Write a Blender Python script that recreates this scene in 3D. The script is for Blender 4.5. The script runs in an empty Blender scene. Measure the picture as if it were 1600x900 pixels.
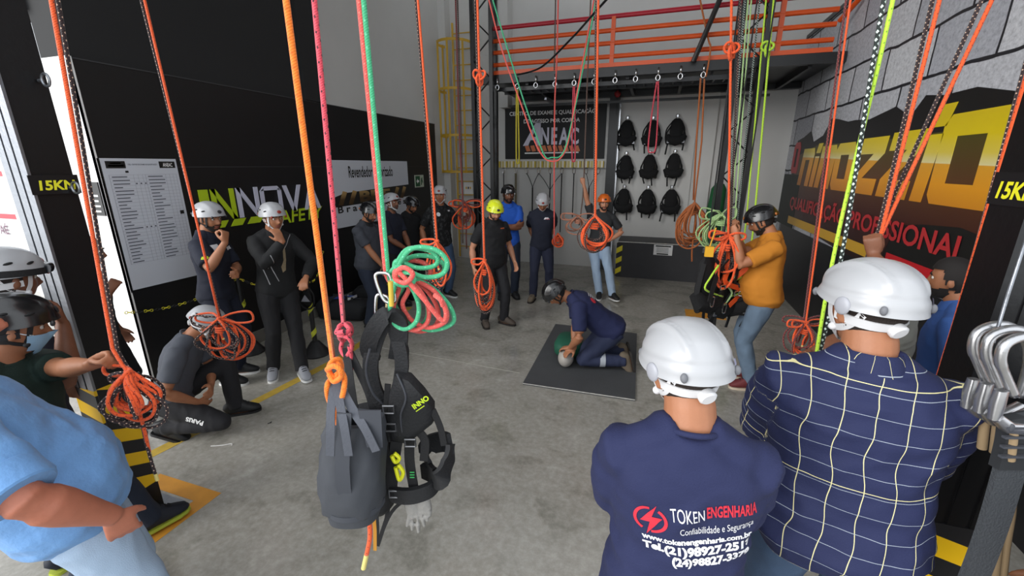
import bpy, bmesh, math, random
import numpy as np
from mathutils import Vector, Matrix, Quaternion, noise
from mathutils.bvhtree import BVHTree
C = bpy.context.scene.collection
SC = bpy.context.scene
rnd = random.Random(7)
PI = math.pi
# ------------------------------------------------------------------ camera
F, CH = 664.0, 2.15
PIT, YAW = math.radians(16.1), math.radians(18.4)
cp, sp, cy, sy = math.cos(PIT), math.sin(PIT), math.cos(YAW), math.sin(YAW)
cam = bpy.data.cameras.new('camera'); cam.sensor_width = 36; cam.lens = F/1600*36; cam.clip_start = .05
co = bpy.data.objects.new('camera', cam); C.objects.link(co)
co.location = (0, 0, CH); co.rotation_euler = (PI/2-PIT, 0, YAW); SC.camera = co
# ------------------------------------------------------------------ daylight
W = bpy.data.worlds.new('overcast_sky'); SC.world = W; W.use_nodes = True
nt = W.node_tree; bg = nt.nodes['Background']
bg.inputs[0].default_value = (.90, .95, 1.0, 1); bg.inputs[1].default_value = 1.25
def sun(name, rot, energy, angle, col):
    l = bpy.data.lights.new(name, 'SUN'); l.energy = energy; l.angle = math.radians(angle); l.color = col
    o = bpy.data.objects.new(name, l); C.objects.link(o); o.rotation_euler = [math.radians(a) for a in rot]
sun('sun', (72, 0, -40), 1.9, 45, (1, .98, .95))
SC.view_settings.view_transform = 'Standard'; SC.view_settings.look = 'None'
SC.view_settings.gamma = 1; SC.view_settings.use_curve_mapping = False
SC.view_settings.exposure = 0.6
# ------------------------------------------------------------------ pixel -> place
def ray(px, py):
    dx, dy = px-800, py-450
    f = F*cp-dy*sp; d = F*sp+dy*cp
    return Vector((dx*cy-f*sy, dx*sy+f*cy, -d)), f
CAM = Vector((0, 0, CH))
def pf(px, py, fwd): v, f = ray(px, py); return CAM+v*(fwd/f)
def pz(px, py, z=0): v, f = ray(px, py); return CAM+v*((z-CH)/v.z)
def py_(px, py, Y): v, f = ray(px, py); return CAM+v*(Y/v.y)
def px_(px, py, X): v, f = ray(px, py); return CAM+v*(X/v.x)
# ------------------------------------------------------------------ materials
def lin(c):
    if isinstance(c, str): c = [int(c[i:i+2], 16)/255 for i in (0, 2, 4)]
    return tuple(x/12.92 if x <= .04045 else ((x+.055)/1.055)**2.4 for x in c)+(1,)
MATS = {}
def mat(name, col, rough=.6, metal=0, bump=0, bscale=40, var=0, vscale=6, coat=0, stretch=None, sheen=0):
    if name in MATS: return MATS[name]
    m = bpy.data.materials.new(name); m.use_nodes = True; MATS[name] = m
    t = m.node_tree; b = t.nodes['Principled BSDF']
    c = lin(col); b.inputs['Base Color'].default_value = c
    b.inputs['Roughness'].default_value = rough; b.inputs['Metallic'].default_value = metal
    if coat: b.inputs['Coat Weight'].default_value = coat; b.inputs['Coat Roughness'].default_value = .15
    if sheen: b.inputs['Sheen Weight'].default_value = sheen
    if bump or var:
        tc = t.nodes.new('ShaderNodeTexCoord'); src = tc.outputs['Object']
        if stretch:
            mp = t.nodes.new('ShaderNodeMapping'); mp.inputs['Scale'].default_value = stretch
            t.links.new(src, mp.inputs[0]); src = mp.outputs[0]
    if bump:
        n = t.nodes.new('ShaderNodeTexNoise'); n.inputs['Scale'].default_value = bscale; n.inputs['Detail'].default_value = 4
        t.links.new(src, n.inputs[0])
        bp = t.nodes.new('ShaderNodeBump'); bp.inputs['Strength'].default_value = bump; bp.inputs['Distance'].default_value = .01
        t.links.new(n.outputs[0], bp.inputs['Height']); t.links.new(bp.outputs[0], b.inputs['Normal'])
    if var:
        n = t.nodes.new('ShaderNodeTexNoise'); n.inputs['Scale'].default_value = vscale; n.inputs['Detail'].default_value = 5
        t.links.new(src, n.inputs[0])
        mx = t.nodes.new('ShaderNodeMix'); mx.data_type = 'RGBA'
        mx.inputs[6].default_value = tuple(max(0, x*(1-var)) for x in c[:3])+(1,)
        mx.inputs[7].default_value = tuple(min(1, x*(1+var)) for x in c[:3])+(1,)
        t.links.new(n.outputs[0], mx.inputs[0]); t.links.new(mx.outputs[2], b.inputs['Base Color'])
    return m
def nodes(name):
    m = bpy.data.materials.new(name); m.use_nodes = True; MATS[name] = m
    t = m.node_tree
    def N(kind, **kw):
        n = t.nodes.new('ShaderNode'+kind)
        for k, v in kw.items(): setattr(n, k, v)
        return n
    return m, t, t.nodes['Principled BSDF'], N, t.links.new
def ramp(N, pts, interp='LINEAR'):
    r = N('ValToRGB'); r.color_ramp.interpolation = interp
    e = r.color_ramp.elements
    while len(e) < len(pts): e.new(.5)
    for el, (p, c) in zip(e, pts): el.position = p; el.color = lin(c)
    return r
# ------------------------------------------------------------------ mesh helpers
def frame(d, up=None):
    d = d.normalized(); up = Vector(up) if up is not None else Vector((0, 0, 1))
    s = d.cross(up)
    if s.length < 1e-4: s = d.cross(Vector((0, 1, 0)))
    s.normalize(); return s, s.cross(d).normalized(), d      # side, up, dir
class MB:
    def __init__(s): s.v = []; s.f = []; s.uv = {}; s.mi = []; s.cur = 0
    def face(s, idx, uv=None):
        if uv: s.uv[len(s.f)] = uv
        s.f.append(tuple(idx)); s.mi.append(s.cur)
    def box(s, a, b, M=None):
        i = len(s.v); (x0, y0, z0), (x1, y1, z1) = a, b
        p = [Vector(q) for q in ((x0,y0,z0),(x1,y0,z0),(x1,y1,z0),(x0,y1,z0),(x0,y0,z1),(x1,y0,z1),(x1,y1,z1),(x0,y1,z1))]
        s.v += [M @ q if M else q for q in p]
        for q in ((3,2,1,0),(4,5,6,7),(0,1,5,4),(1,2,6,5),(2,3,7,6),(3,0,4,7)): s.face([i+k for k in q])
        return s
    def ring(s, c, a, b, u, w, n, sq=2.0):
        i = len(s.v)
        for k in range(n):
            t = 2*PI*k/n; ct, st = math.cos(t), math.sin(t)
            if sq != 2.0:
                ct = math.copysign(abs(ct)**(2/sq), ct); st = math.copysign(abs(st)**(2/sq), st)
            s.v.append(c+u*(a*ct)+w*(b*st))
        return i
    def skin(s, rings, n, cap=True, closed=False):
        m = len(rings)
        for j in range(m if closed else m-1):
            a, b = rings[j], rings[(j+1) % m]
            for k in range(n):
                k2 = (k+1) % n; s.face((a+k, a+k2, b+k2, b+k))
        if cap and not closed:
            s.face([rings[0]+k for k in range(n)][::-1]); s.face([rings[-1]+k for k in range(n)])
    def loft(s, cs, rs, n=14, up=None, cap=True, sq=2.0):
        """elliptical tube through centres cs; rs = radius or (side, up) radius per centre"""
        cs = [Vector(c) for c in cs]; R = []
        for j, c in enumerate(cs):
            d = cs[min(j+1, len(cs)-1)]-cs[max(j-1, 0)]
            si, u, _ = frame(d, up)
            r = rs[j]; a, b = r if isinstance(r, (tuple, list)) else (r, r)
            R.append(s.ring(c, a, b, si, u, n, sq))
        s.skin(R, n, cap); return s
    def tube(s, path, r, n=8, cap=True, uvlen=True, closed=False, flat=None):
        """swept round tube with uv (x round the rope, y metres along it); parallel-transport frame"""
        path = [Vector(p) for p in path]; m = len(path)
        t0 = (path[1]-path[0]).normalized(); si, u, _ = frame(t0)
        R = []; L = 0; Ls = []
        for j, c in enumerate(path):
            if closed: t = (path[(j+1) % m]-path[j-1])
            else: t = path[min(j+1, m-1)]-path[max(j-1, 0)]
            if t.length < 1e-9: t = t0.copy()
            t.normalize(); q = t0.rotation_difference(t); si = (q @ si); u = (q @ u); t0 = t
            if j: L += (path[j]-path[j-1]).length
            Ls.append(L); rr = r[j] if isinstance(r, (list, tuple)) else r
            a, b = (rr, rr) if flat is None else (rr, rr*flat)
            R.append(s.ring(c, a, b, si, u, n))
        for j in range(m if closed else m-1):
            j2 = (j+1) % m; a, b = R[j], R[j2]; l2 = Ls[j2] if j2 else L+.01
            for k in range(n):
                k2 = (k+1) % n
                s.face((a+k, a+k2, b+k2, b+k), ((k/n, Ls[j]), ((k+1)/n, Ls[j]), ((k+1)/n, l2), (k/n, l2)))
        if cap and not closed:
            s.face([R[0]+k for k in range(n)][::-1]); s.face([R[-1]+k for k in range(n)])
        return s
    def cyl(s, a, b, r, r2=None, n=16): return s.loft([a, b], [r, r if r2 is None else r2], n)
    def lathe(s, prof, n=20, c=(0,0,0), axis=(0,0,1), cap=True):
        c = Vector(c); si, u, d = frame(Vector(axis), (0,1,0) if abs(axis[2]) > .9 else None)
        s.skin([s.ring(c+d*z, r, r, si, u, n) for r, z in prof], n, cap); return s
    def ball(s, c, r, n=14, m=9, M=None):
        c = Vector(c); r = r if isinstance(r, (tuple, list)) else (r, r, r); R = []
        for j in range(m+1):
            t = PI*(j+.02)/(m+.04); i = len(s.v)
            for k in range(n):
                p = Vector((r[0]*math.sin(t)*math.cos(2*PI*k/n), r[1]*math.sin(t)*math.sin(2*PI*k/n), -r[2]*math.cos(t)))
                s.v.append(c+(M @ p if M else p))
            R.append(i)
        s.skin(R, n); return s
    def prism(s, pts, o, u, w, depth):
        """polygon pts in the plane (o; u, w) extruded by depth along u x w"""
        o, u, w = Vector(o), Vector(u), Vector(w); nn = u.cross(w).normalized()*depth
        i = len(s.v); n = len(pts)
        for a, b in pts: s.v.append(o+u*a+w*b)
        for a, b in pts: s.v.append(o+u*a+w*b+nn)
        s.face([i+k for k in range(n)][::-1]); s.face([i+n+k for k in range(n)])
        for k in range(n): k2 = (k+1) % n; s.face((i+k, i+k2, i+n+k2, i+n+k))
        return s
    def ribbon(s, path, w, th, side=None, normals=None):
        """flat strap of width w, thickness th along path; side = width direction hint"""
        path = [Vector(p) for p in path]; R = []
        for j, c in enumerate(path):
            t = (path[min(j+1, len(path)-1)]-path[max(j-1, 0)]).normalized()
            if normals is not None: nn = Vector(normals[j]); sd = t.cross(nn).normalized(); nn = sd.cross(t).normalized()
            else:
                sd = Vector(side); sd = (sd-t*sd.dot(t)).normalized(); nn = sd.cross(t)
            i = len(s.v); a = sd*(w/2); b = nn*(th/2)
            s.v += [c-a-b, c+a-b, c+a+b, c-a+b]; R.append(i)
        s.skin(R, 4); return s
    def mesh(s, name, m, smooth=None):
        me = bpy.data.meshes.new(name)
        me.from_pydata([tuple(v) for v in s.v], [], s.f)
        if s.uv:
            uvl = me.uv_layers.new(name='UVMap'); arr = np.zeros((len(me.loops), 2), 'f'); k = 0
            for fi, f in enumerate(s.f):
                q = s.uv.get(fi)
                if q: arr[k:k+len(f)] = q
                k += len(f)
            uvl.data.foreach_set('uv', arr.ravel())
        ms = m if isinstance(m, (list, tuple)) else [m]
        for q in ms: me.materials.append(q)
        if len(ms) > 1: me.polygons.foreach_set('material_index', s.mi)
        b = bmesh.new(); b.from_mesh(me); bmesh.ops.recalc_face_normals(b, faces=b.faces); b.to_mesh(me); b.free()
        if smooth is not None:
            me.polygons.foreach_set('use_smooth', [True]*len(me.polygons))
            if smooth < 179: me.set_sharp_from_angle(angle=math.radians(smooth))
        return me
    def build(s, name, m, parent=None, smooth=35):
        return link(name, s.mesh(name, m, smooth), parent)
def link(name, me, parent=None):
    o = bpy.data.objects.new(name, me); C.objects.link(o)
    if parent: o.parent = parent
    return o
def tag(o, label=None, cat=None, group=None, kind=None):
    if label: o['label'] = label
    if cat: o['category'] = cat
    if group: o['group'] = group
    if kind: o['kind'] = kind
    return o
def empty(name, loc, label, cat, group=None, rz=0):
    o = bpy.data.objects.new(name, None); C.objects.link(o); o.empty_display_size = .1
    o.location = loc; o.rotation_euler = (0, 0, rz)
    return tag(o, label, cat, group)
def local(o, mb):
    """move world-space vertices of mb into the space of thing o"""
    Mi = (Matrix.Translation(o.location) @ o.rotation_euler.to_matrix().to_4x4()).inverted()
    mb.v = [Mi @ Vector(v) for v in mb.v]; return mb
def struct(name, mb, m, smooth=35, parent=None):
    o = mb.build(name, m, parent, smooth); o['kind'] = 'structure'; return o
def copytree(o, parent=None, loc=None):
    c = o.copy(); C.objects.link(c)
    if parent: c.parent = parent
    if loc is not None: c.location = loc
    for ch in list(o.children): copytree(ch, c)
    return c
def crom(pts, n=8, closed=False):
    """Catmull-Rom through pts"""
    P = [Vector(p) for p in pts]; out = []; m = len(P)
    for i in range(m if closed else m-1):
        if closed: a, b, c, d = P[i-1], P[i], P[(i+1) % m], P[(i+2) % m]
        else: a, b, c, d = P[max(i-1,0)], P[i], P[i+1], P[min(i+2,m-1)]
        for k in range(n):
            t = k/n
            out.append(.5*((2*b)+(c-a)*t+(2*a-5*b+4*c-d)*t*t+(3*b-a-3*c+d)*t**3))
    if not closed: out.append(P[-1])
    return out
def textmesh(txt, size, bold=0, shear=0, extrude=0, align='LEFT', spacing=1, sx=1):
    cu = bpy.data.curves.new('txt', 'FONT'); cu.body = txt; cu.size = size; cu.offset = bold; cu.shear = shear
    cu.extrude = extrude; cu.align_x = align; cu.space_character = spacing; cu.resolution_u = 3
    o = bpy.data.objects.new('txt', cu); TMP.collection.objects.link(o); dg = tmpdg()
    me = bpy.data.meshes.new_from_object(o.evaluated_get(dg)); bpy.data.objects.remove(o); bpy.data.curves.remove(cu)
    if sx != 1:
        for v in me.vertices: v.co.x *= sx
    return me
TMP = bpy.data.scenes.new('scratch')
def tmpdg():
    with bpy.context.temp_override(scene=TMP, view_layer=TMP.view_layers[0]):
        dg = bpy.context.evaluated_depsgraph_get(); dg.update(); return dg
def text(name, txt, size, o, u, w, m, parent=None, **kw):
    """writing laid on a plane: origin o, reading direction u, up w"""
    me = textmesh(txt, size, **kw); u = Vector(u).normalized(); w = Vector(w).normalized(); nn = u.cross(w)
    M = Matrix((u, w, nn)).transposed().to_4x4(); M.translation = Vector(o)
    if parent is not None:
        M = (Matrix.Translation(parent.location) @ parent.rotation_euler.to_matrix().to_4x4()).inverted() @ M
    me.transform(M); me.materials.clear(); me.materials.append(m); me.name = name
    return link(name, me, parent)
# ------------------------------------------------------------------ structure materials
def concrete():
    m, t, b, N, L = nodes('concrete')
    tc = N('TexCoord'); n1 = N('TexNoise'); n1.inputs['Scale'].default_value = .9; n1.inputs['Detail'].default_value = 8; n1.inputs['Roughness'].default_value = .65
    n2 = N('TexNoise'); n2.inputs['Scale'].default_value = 22; n2.inputs['Detail'].default_value = 8; n2.inputs['Roughness'].default_value = .7
    n3 = N('TexNoise'); n3.inputs['Scale'].default_value = 3.2; n3.inputs['Detail'].default_value = 10; n3.inputs['Distortion'].default_value = .6
    for n in (n1, n2, n3): L(tc.outputs['Object'], n.inputs[0])
    r1 = ramp(N, [(.32, '858279'), (.5, '9b978e'), (.68, 'aba79e')]); L(n1.outputs[0], r1.inputs[0])
    r2 = ramp(N, [(.34, '66635b'), (.5, '98958d'), (.66, 'c2bfb8')]); L(n2.outputs[0], r2.inputs[0])
    r3 = ramp(N, [(.36, '6c695f'), (.46, '98948b'), (.62, 'a09c94'), (.72, 'c0bdb5')]); L(n3.outputs[0], r3.inputs[0])
    m1 = N('Mix', data_type='RGBA'); m1.inputs[0].default_value = .42; L(r1.outputs[0], m1.inputs[6]); L(r2.outputs[0], m1.inputs[7])
    m2 = N('Mix', data_type='RGBA'); m2.inputs[0].default_value = .38; L(m1.outputs[2], m2.inputs[6]); L(r3.outputs[0], m2.inputs[7])
    L(m2.outputs[2], b.inputs['Base Color'])
    b.inputs['Roughness'].default_value = .42
    rr = ramp(N, [(.3, '5a5a5a'), (.7, '8a8a8a')]); L(n3.outputs[0], rr.inputs[0]); L(rr.outputs[0], b.inputs['Roughness'])
    bp = N('Bump'); bp.inputs['Strength'].default_value = .12; bp.inputs['Distance'].default_value = .005; L(n2.outputs[0], bp.inputs['Height']); L(bp.outputs[0], b.inputs['Normal'])
    return m
def stones():
    """printed grey stone blocks of the mural"""
    m, t, b, N, L = nodes('stone_blocks')
    tc = N('TexCoord'); sx = N('SeparateXYZ'); L(tc.outputs['Object'], sx.inputs[0])
    cx = N('CombineXYZ'); L(sx.outputs[1], cx.inputs[0]); L(sx.outputs[2], cx.inputs[1])
    nz = N('TexNoise'); nz.inputs['Scale'].default_value = 2.2; L(cx.outputs[0], nz.inputs[0])
    va = N('VectorMath', operation='SCALE'); L(nz.outputs['Color'], va.inputs[0]); va.inputs['Scale'].default_value = .07
    vd = N('VectorMath', operation='ADD'); L(cx.outputs[0], vd.inputs[0]); L(va.outputs[0], vd.inputs[1])
    br = N('TexBrick'); L(vd.outputs[0], br.inputs[0])
    br.inputs['Scale'].default_value = 1; br.inputs['Brick Width'].default_value = .86; br.inputs['Row Height'].default_value = .42
    br.inputs['Mortar Size'].default_value = .016; br.inputs['Mortar Smooth'].default_value = .25; br.inputs['Bias'].default_value = 0
    br.inputs['Color1'].default_value = lin('b4b6bd'); br.inputs['Color2'].default_value = lin('d8d9dc'); br.inputs['Mortar'].default_value = lin('202026')
    n2 = N('TexNoise'); n2.inputs['Scale'].default_value = 26; n2.inputs['Detail'].default_value = 8; n2.inputs['Roughness'].default_value = .75; L(cx.outputs[0], n2.inputs[0])
    r = ramp(N, [(.33, '98989c'), (.5, 'dcdce0'), (.68, 'ffffff')]); L(n2.outputs[0], r.inputs[0])
    mx = N('Mix', data_type='RGBA', blend_type='MULTIPLY'); mx.inputs[0].default_value = .75; L(br.outputs[0], mx.inputs[6]); L(r.outputs[0], mx.inputs[7])
    L(mx.outputs[2], b.inputs['Base Color']); b.inputs['Roughness'].default_value = .6
    return m
def hazard(name, period, slant, axis_u, a='e8b90a', bcol='17171a', sp_=.5, off=0):
    """yellow and black barred tape: bands across z, slanted along axis_u (0 x, 1 y)"""
    m, t, b, N, L = nodes(name)
    tc = N('TexCoord'); sx = N('SeparateXYZ'); L(tc.outputs['Object'], sx.inputs[0])
    ad = N('Math', operation='MULTIPLY_ADD'); L(sx.outputs[axis_u], ad.inputs[0]); ad.inputs[1].default_value = slant; L(sx.outputs[2], ad.inputs[2])
    dv = N('Math', operation='MULTIPLY_ADD'); L(ad.outputs[0], dv.inputs[0]); dv.inputs[1].default_value = 1/period; dv.inputs[2].default_value = off+100
    fr = N('Math', operation='FRACT'); L(dv.outputs[0], fr.inputs[0])
    gt = N('Math', operation='GREATER_THAN'); L(fr.outputs[0], gt.inputs[0]); gt.inputs[1].default_value = sp_
    mx = N('Mix', data_type='RGBA'); L(gt.outputs[0], mx.inputs[0]); mx.inputs[6].default_value = lin(bcol); mx.inputs[7].default_value = lin(a)
    L(mx.outputs[2], b.inputs['Base Color']); b.inputs['Roughness'].default_value = .45
    return m
XL, XR, YB = -4.6, 2.2, 9.25
M_black = mat('black_panel', '111113', .45, var=.15)
M_blk_steel = mat('black_steel', '0d0d0f', .35, bump=.1, bscale=30)
M_steel = mat('bare_steel', '8d9096', .35, .85, bump=.15, bscale=60)
M_chrome = mat('polished_metal', 'd5d6d8', .22, 1)
M_white = mat('white_paint', 'e6e5e3', .55, bump=.05)
M_grey = mat('grey_wall_paint', 'c4c3c0', .7, var=.06, vscale=2)
M_dgrey = mat('shaded_wall_grey', '1d1d1e', .8, var=.1, vscale=2)  # dark grey carries the shade on the upper left wall
M_orange = mat('orange_paint', 'd4521a', .4, var=.08)
M_red = mat('red_paint', 'a81a2c', .4)
M_yel = mat('yellow_paint', 'c99a12', .5, var=.12, vscale=12)
M_txtw = mat('white_print', 'f0f0f0', .5)
M_txtk = mat('black_print', '141414', .5)
M_txty = mat('yellow_print', 'e6e02a', .5)
M_txtg = mat('lime_print', 'b4cc1e', .5)
M_txtr = mat('red_print', 'd0202e', .5)
# ------------------------------------------------------------------ floor and shell
struct('floor', MB().box((-14, -7, -.2), (8, YB, 0)), concrete())
# worn dark joints and lines on the floor
def strip(name, pts, w, h, m, kind='structure'):
    mb = MB(); P = [Vector(p) for p in pts]
    mb.ribbon([(p.x, p.y, h/2+.0005) for p in P], w, h, normals=[(0,0,1)]*len(P)); o = mb.build(name, m); o['kind'] = kind; return o
M_joint = mat('pale_joint', 'aaa79c', .8, var=.2, vscale=20)
strip('trim_1', [pz(520,528), pz(610,546), pz(700,562), pz(812,583)], .012, .001, M_joint)
strip('trim_2', [pz(1000,655), pz(1086,672), pz(1160,690)], .012, .001, mat('dark_joint', '56534b', .8))
M_line = mat('worn_yellow_line', 'b99a3a', .7, var=.3, vscale=14)
strip('trim_3', [pz(232,712), pz(300,678), pz(420,617), pz(530,560), pz(600,512), pz(640,480)], .10, .0012, M_line)
mb = MB(); c0 = Vector((-2.94, 1.35, 0))
for a, b in (((-.30,-.30),(.30,-.19)), ((-.30,.19),(.30,.30)), ((-.30,-.19),(-.19,.19)), ((.19,-.19),(.30,.19))):
    mb.box((c0.x+a[0], c0.y+a[1], .0003), (c0.x+b[0], c0.y+b[1], .0016))
struct('trim_4', mb, mat('orange_floor_paint', 'c98a2c', .6, var=.25, vscale=10))
mb = MB().box((.80, 1.45, .0003), (1.4, 2.05, .0016)); struct('trim_5', mb, mat('orange_floor_paint', 'c98a2c'))
p = pz(1105, 494); struct('trim_6', MB().box((p.x-.3, p.y-.1, .0003), (p.x+.25, p.y+.25, .0016)), mat('orange_floor_paint', 'c98a2c'))
# concrete patch, faint
# left: black partition 3 m high with a white end, grey wall over it
YE = 2.47
struct('wall_left', MB().box((XL-.36, YE+.015, 0), (XL, 8.62, 2.99)), M_black)
struct('trim_7', MB().box((XL-.385, YE, 0), (XL+.012, YE+.015, 3.0)).box((XL, YE, 0), (XL+.012, YE+.03, 3.0)), M_white)
struct('baseboard_left', MB().box((XL, 3.2, 0), (XL+.02, 8.62, .16)), mat('skirting_grey', '77756f', .7))
struct('trim_8', MB().box((XL, YE+.03, 2.13), (XL+.004, 8.62, 2.136)), mat('seam_grey', '3a3a3c', .6))
struct('trim_17', MB().box((XL, 2.5, 2.985), (XL+.006, 8.62, 2.995)), mat('seam_grey', '3a3a3c'))
struct('wall_left_upper', MB().box((XL-.3, 5.1, 2.99), (XL-.02, YB, 7.2)).box((XL-.3, 8.62, 0), (XL-.02, YB, 2.99)), M_grey)
struct('wall_left_dark', MB().box((XL-.32, YE, 3.0), (XL-.03, 5.1, 7.2)).box((XL-.06, 5.0, 3.0), (XL+.02, 5.35, 7.2)), M_dgrey)  # shade on the near upper wall is put into its colour
struct('wall_left_front', MB().box((-8.5, YE-.05, 3.35), (XL-.32, YE+.2, 7.2)), mat('fascia_shade_black', '0a0a0b', .8))  # black colour stands for the shade above the white wall end
struct('wall_back', MB().box((XL-.3, YB, 0), (5, YB+.2, 7.2)), M_grey)
struct('ceiling', MB().box((-4.95, 1.2, 7.0), (5, 4.6, 7.2)).box((-4.95, 4.6, 7.0), (5, 7.2, 7.2)).box((-4.95, 8.6, 7.0), (5, YB+.2, 7.2)).box((-4.95, 7.0, 7.0), (-4.2, 8.6, 7.2)), mat('ceiling_grey', '8a8985', .8))  # roof left open above the mezzanine, unseen gap added to brighten the back wall
struct('wall_right', MB().box((XR, 1.5, 0), (XR+.2, YB, 4.2)), stones())
struct('wall_right_upper', MB().box((3.6, 1.5, 0), (3.8, YB, 7.2)), M_grey)
struct('trim_9', MB().box((XR-.02, 1.5, 4.2), (XR+.22, YB, 4.26)), M_blk_steel)
struct('trim_10', MB().box((-3.25, 8.95, 3.3), (-3.07, YB, 7.0)).box((XL-.02, 9.0, 0), (XL+.14, YB, 7.0)), M_grey)
# outside on the left: white wall with red bands
struct('wall_outside', MB().box((-14, 4.2, 0), (-5.2, 4.4, 3.35)), mat('outside_white', 'f2f2f2', .6))
for n, (z0, z1) in enumerate(((1.98, 2.06), (1.28, 1.36))):
    struct('trim_%d' % (11+n), MB().box((-14, 4.18, z0), (-5.2, 4.2, z1)), mat('red_band', 'c83a46', .5))
struct('trim_13', MB().box((-14, 4.185, 1.36), (-5.2, 4.2, 1.8)), mat('pale_band', 'c9ced0', .5))
p = py_(2, 365, 4.18); text('trim_14', 'AÉ', .21, p, (1,0,0), (0,0,1), mat('plum_print', '6b4a5c'), bold=.004)['kind'] = 'structure'
p = py_(33, 330, 4.1); struct('trim_15', MB().box((p.x-.07, 4.05, 0), (p.x+.07, 4.17, 2.3)), M_white)
p = py_(56, 330, 4.1); struct('trim_16', MB().box((p.x-.02, 4.1, 0), (p.x+.02, 4.17, 2.2)), mat('dark_frame', '3c3e46'))
# ------------------------------------------------------------------ gantry columns
def column(x0, y0, htop, label, txt_y, hz, textpx):
    w = .18; r = empty('steel_column', (x0+w/2, y0+w/2, 0), label, 'column', 'gantry columns')
    b = MB().box((x0+.012, y0+.004, .02), (x0+w-.012, y0+w-.004, htop)); local(r, b).build('shaft', M_blk_steel, r, None)
    f = MB()
    ch_m = M_steel if x0 < 0 else M_blk_steel
    for yy in (y0-.001,):
        for a, c in ((0, .05), (.065, .115), (.13, .18)):
            f.box((x0+a, yy, .02), (x0+c, yy+.012, htop))
    local(r, f).build('steel_channel', ch_m, r, None)
    hzm = MATS.get('column_hazard') or hazard('column_hazard', .172, .45, 1, off=.18)
    hzx = MATS.get('column_hazard_front') or hazard('column_hazard_front', .172, .25, 0, off=.02)
    h = MB(); d = .0015
    h.box((x0-d+.012, y0+.004, .22), (x0+w+d-.012, y0+w-.004+d, hz)); local(r, h).build('hazard_tape', hzm, r, None)
    h = MB(); h.box((x0-.001, y0-.003, .22), (x0+w+.001, y0+.010, hz)); local(r, h).build('hazard_tape', hzx, r, None)
    bp = MB().box((x0-.07, y0-.07, 0), (x0+w+.07, y0+w+.07, .02))
    local(r, bp).build('base_plate', M_steel, r, None)
    return r
colL = column(-3.03, 1.26, 7.0, 'black steel column with yellow and black barred foot behind the blue-shirted man', 0, .95, None)
colR = column(1.02, 1.65, 7.0, 'black steel column beside the stone mural, behind the checked-shirt man', 0, .92, None)
# 15KN plates
def plate15(o, u, size, col, label):
    r = empty('load_plate', o, label, 'sign', 'load plates on the columns')
    nn = Vector(u).cross((0,0,1))
    m = MB().prism([(-.02,-.02),(size*2.75,-.02),(size*2.75,size+.01),(-.02,size+.01)], o, u, (0,0,1), .003)
    local(r, m).build('plate', mat('black_plastic', '161618', .3), r, None)
    text('lettering', '15KN', size, Vector(o)+nn*.0045+Vector((0,0,.002)), u, (0,0,1), M_txty, r, bold=.0022, shear=.12)
p = px_(58, 298, -2.838); plate15((-2.842+.001, p.y, p.z), (0,1,0), .062, colL, 'small black plate reading 15KN on the column left of the black wall')
p = px_(1553, 309, 1.03); plate15((1.03, p.y, p.z), (0,-1,0), .07, colR, 'small black plate reading 15KN on the column right of the mural')
# beams that carry the ropes, high above the frame
gb = empty('roof_gantry', (0, 0, 5.9), 'black steel beams high overhead carrying the hanging ropes', 'gantry')
for yy in (.62, 1.35, 1.56, 2.3, 3.2, 4.2):
    mb = MB().box((-5.0, yy-.05, 5.9), (2.3, yy+.05, 6.1)); local(gb, mb).build('beam', M_blk_steel, gb, None)
for xx in (-2.94, 1.02):
    mb = MB().box((xx-.09, .3, 6.1), (xx+.09, 8, 6.3)); local(gb, mb).build('cross_beam', M_blk_steel, gb, None)
for xx in (-2.94, 1.02):
    for yy in (2, 6):
        mb = MB().box((xx-.05, yy, 6.3), (xx+.05, yy+.1, 7.0)); local(gb, mb).build('hanger', M_blk_steel, gb, None)
# ------------------------------------------------------------------ mural print on the right wall
def gold():
    m, t, b, N, L = nodes('gold_letters')
    tc = N('TexCoord'); sx = N('SeparateXYZ'); L(tc.outputs['Object'], sx.inputs[0])
    ad = N('Math', operation='MULTIPLY_ADD'); L(sx.outputs[1], ad.inputs[0]); ad.inputs[1].default_value = -.03; L(sx.outputs[2], ad.inputs[2])
    mr = N('MapRange'); L(ad.outputs[0], mr.inputs[0]); mr.inputs[1].default_value = 1.65; mr.inputs[2].default_value = 2.4
    r = ramp(N, [(0, 'c07a1e'), (.28, 'dc9420'), (.5, 'd89a2c'), (.505, 'ddd29a'), (.62, 'd8c24a'), (.8, 'd9c018'), (1, 'd2b81a')]); L(mr.outputs[0], r.inputs[0])
    L(r.outputs[0], b.inputs['Base Color']); b.inputs['Roughness'].default_value = .35; return m
XM = XR-.004
U, Wv = Vector((0,-1,0)), Vector((0,0,1))
mural = empty('mural_print', (XR, 6, 2), 'gold lettering over a black and maroon hole printed on the stone mural', 'mural')
def mpoly(name, pts, m, d=.003, off=0):
    mb = MB(); mb.prism([(-y, z) for y, z in pts], (XM-off, 0, 0), U, Wv, -d if False else d)
    return local(mural, mb).build(name, m, mural, None)
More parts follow.
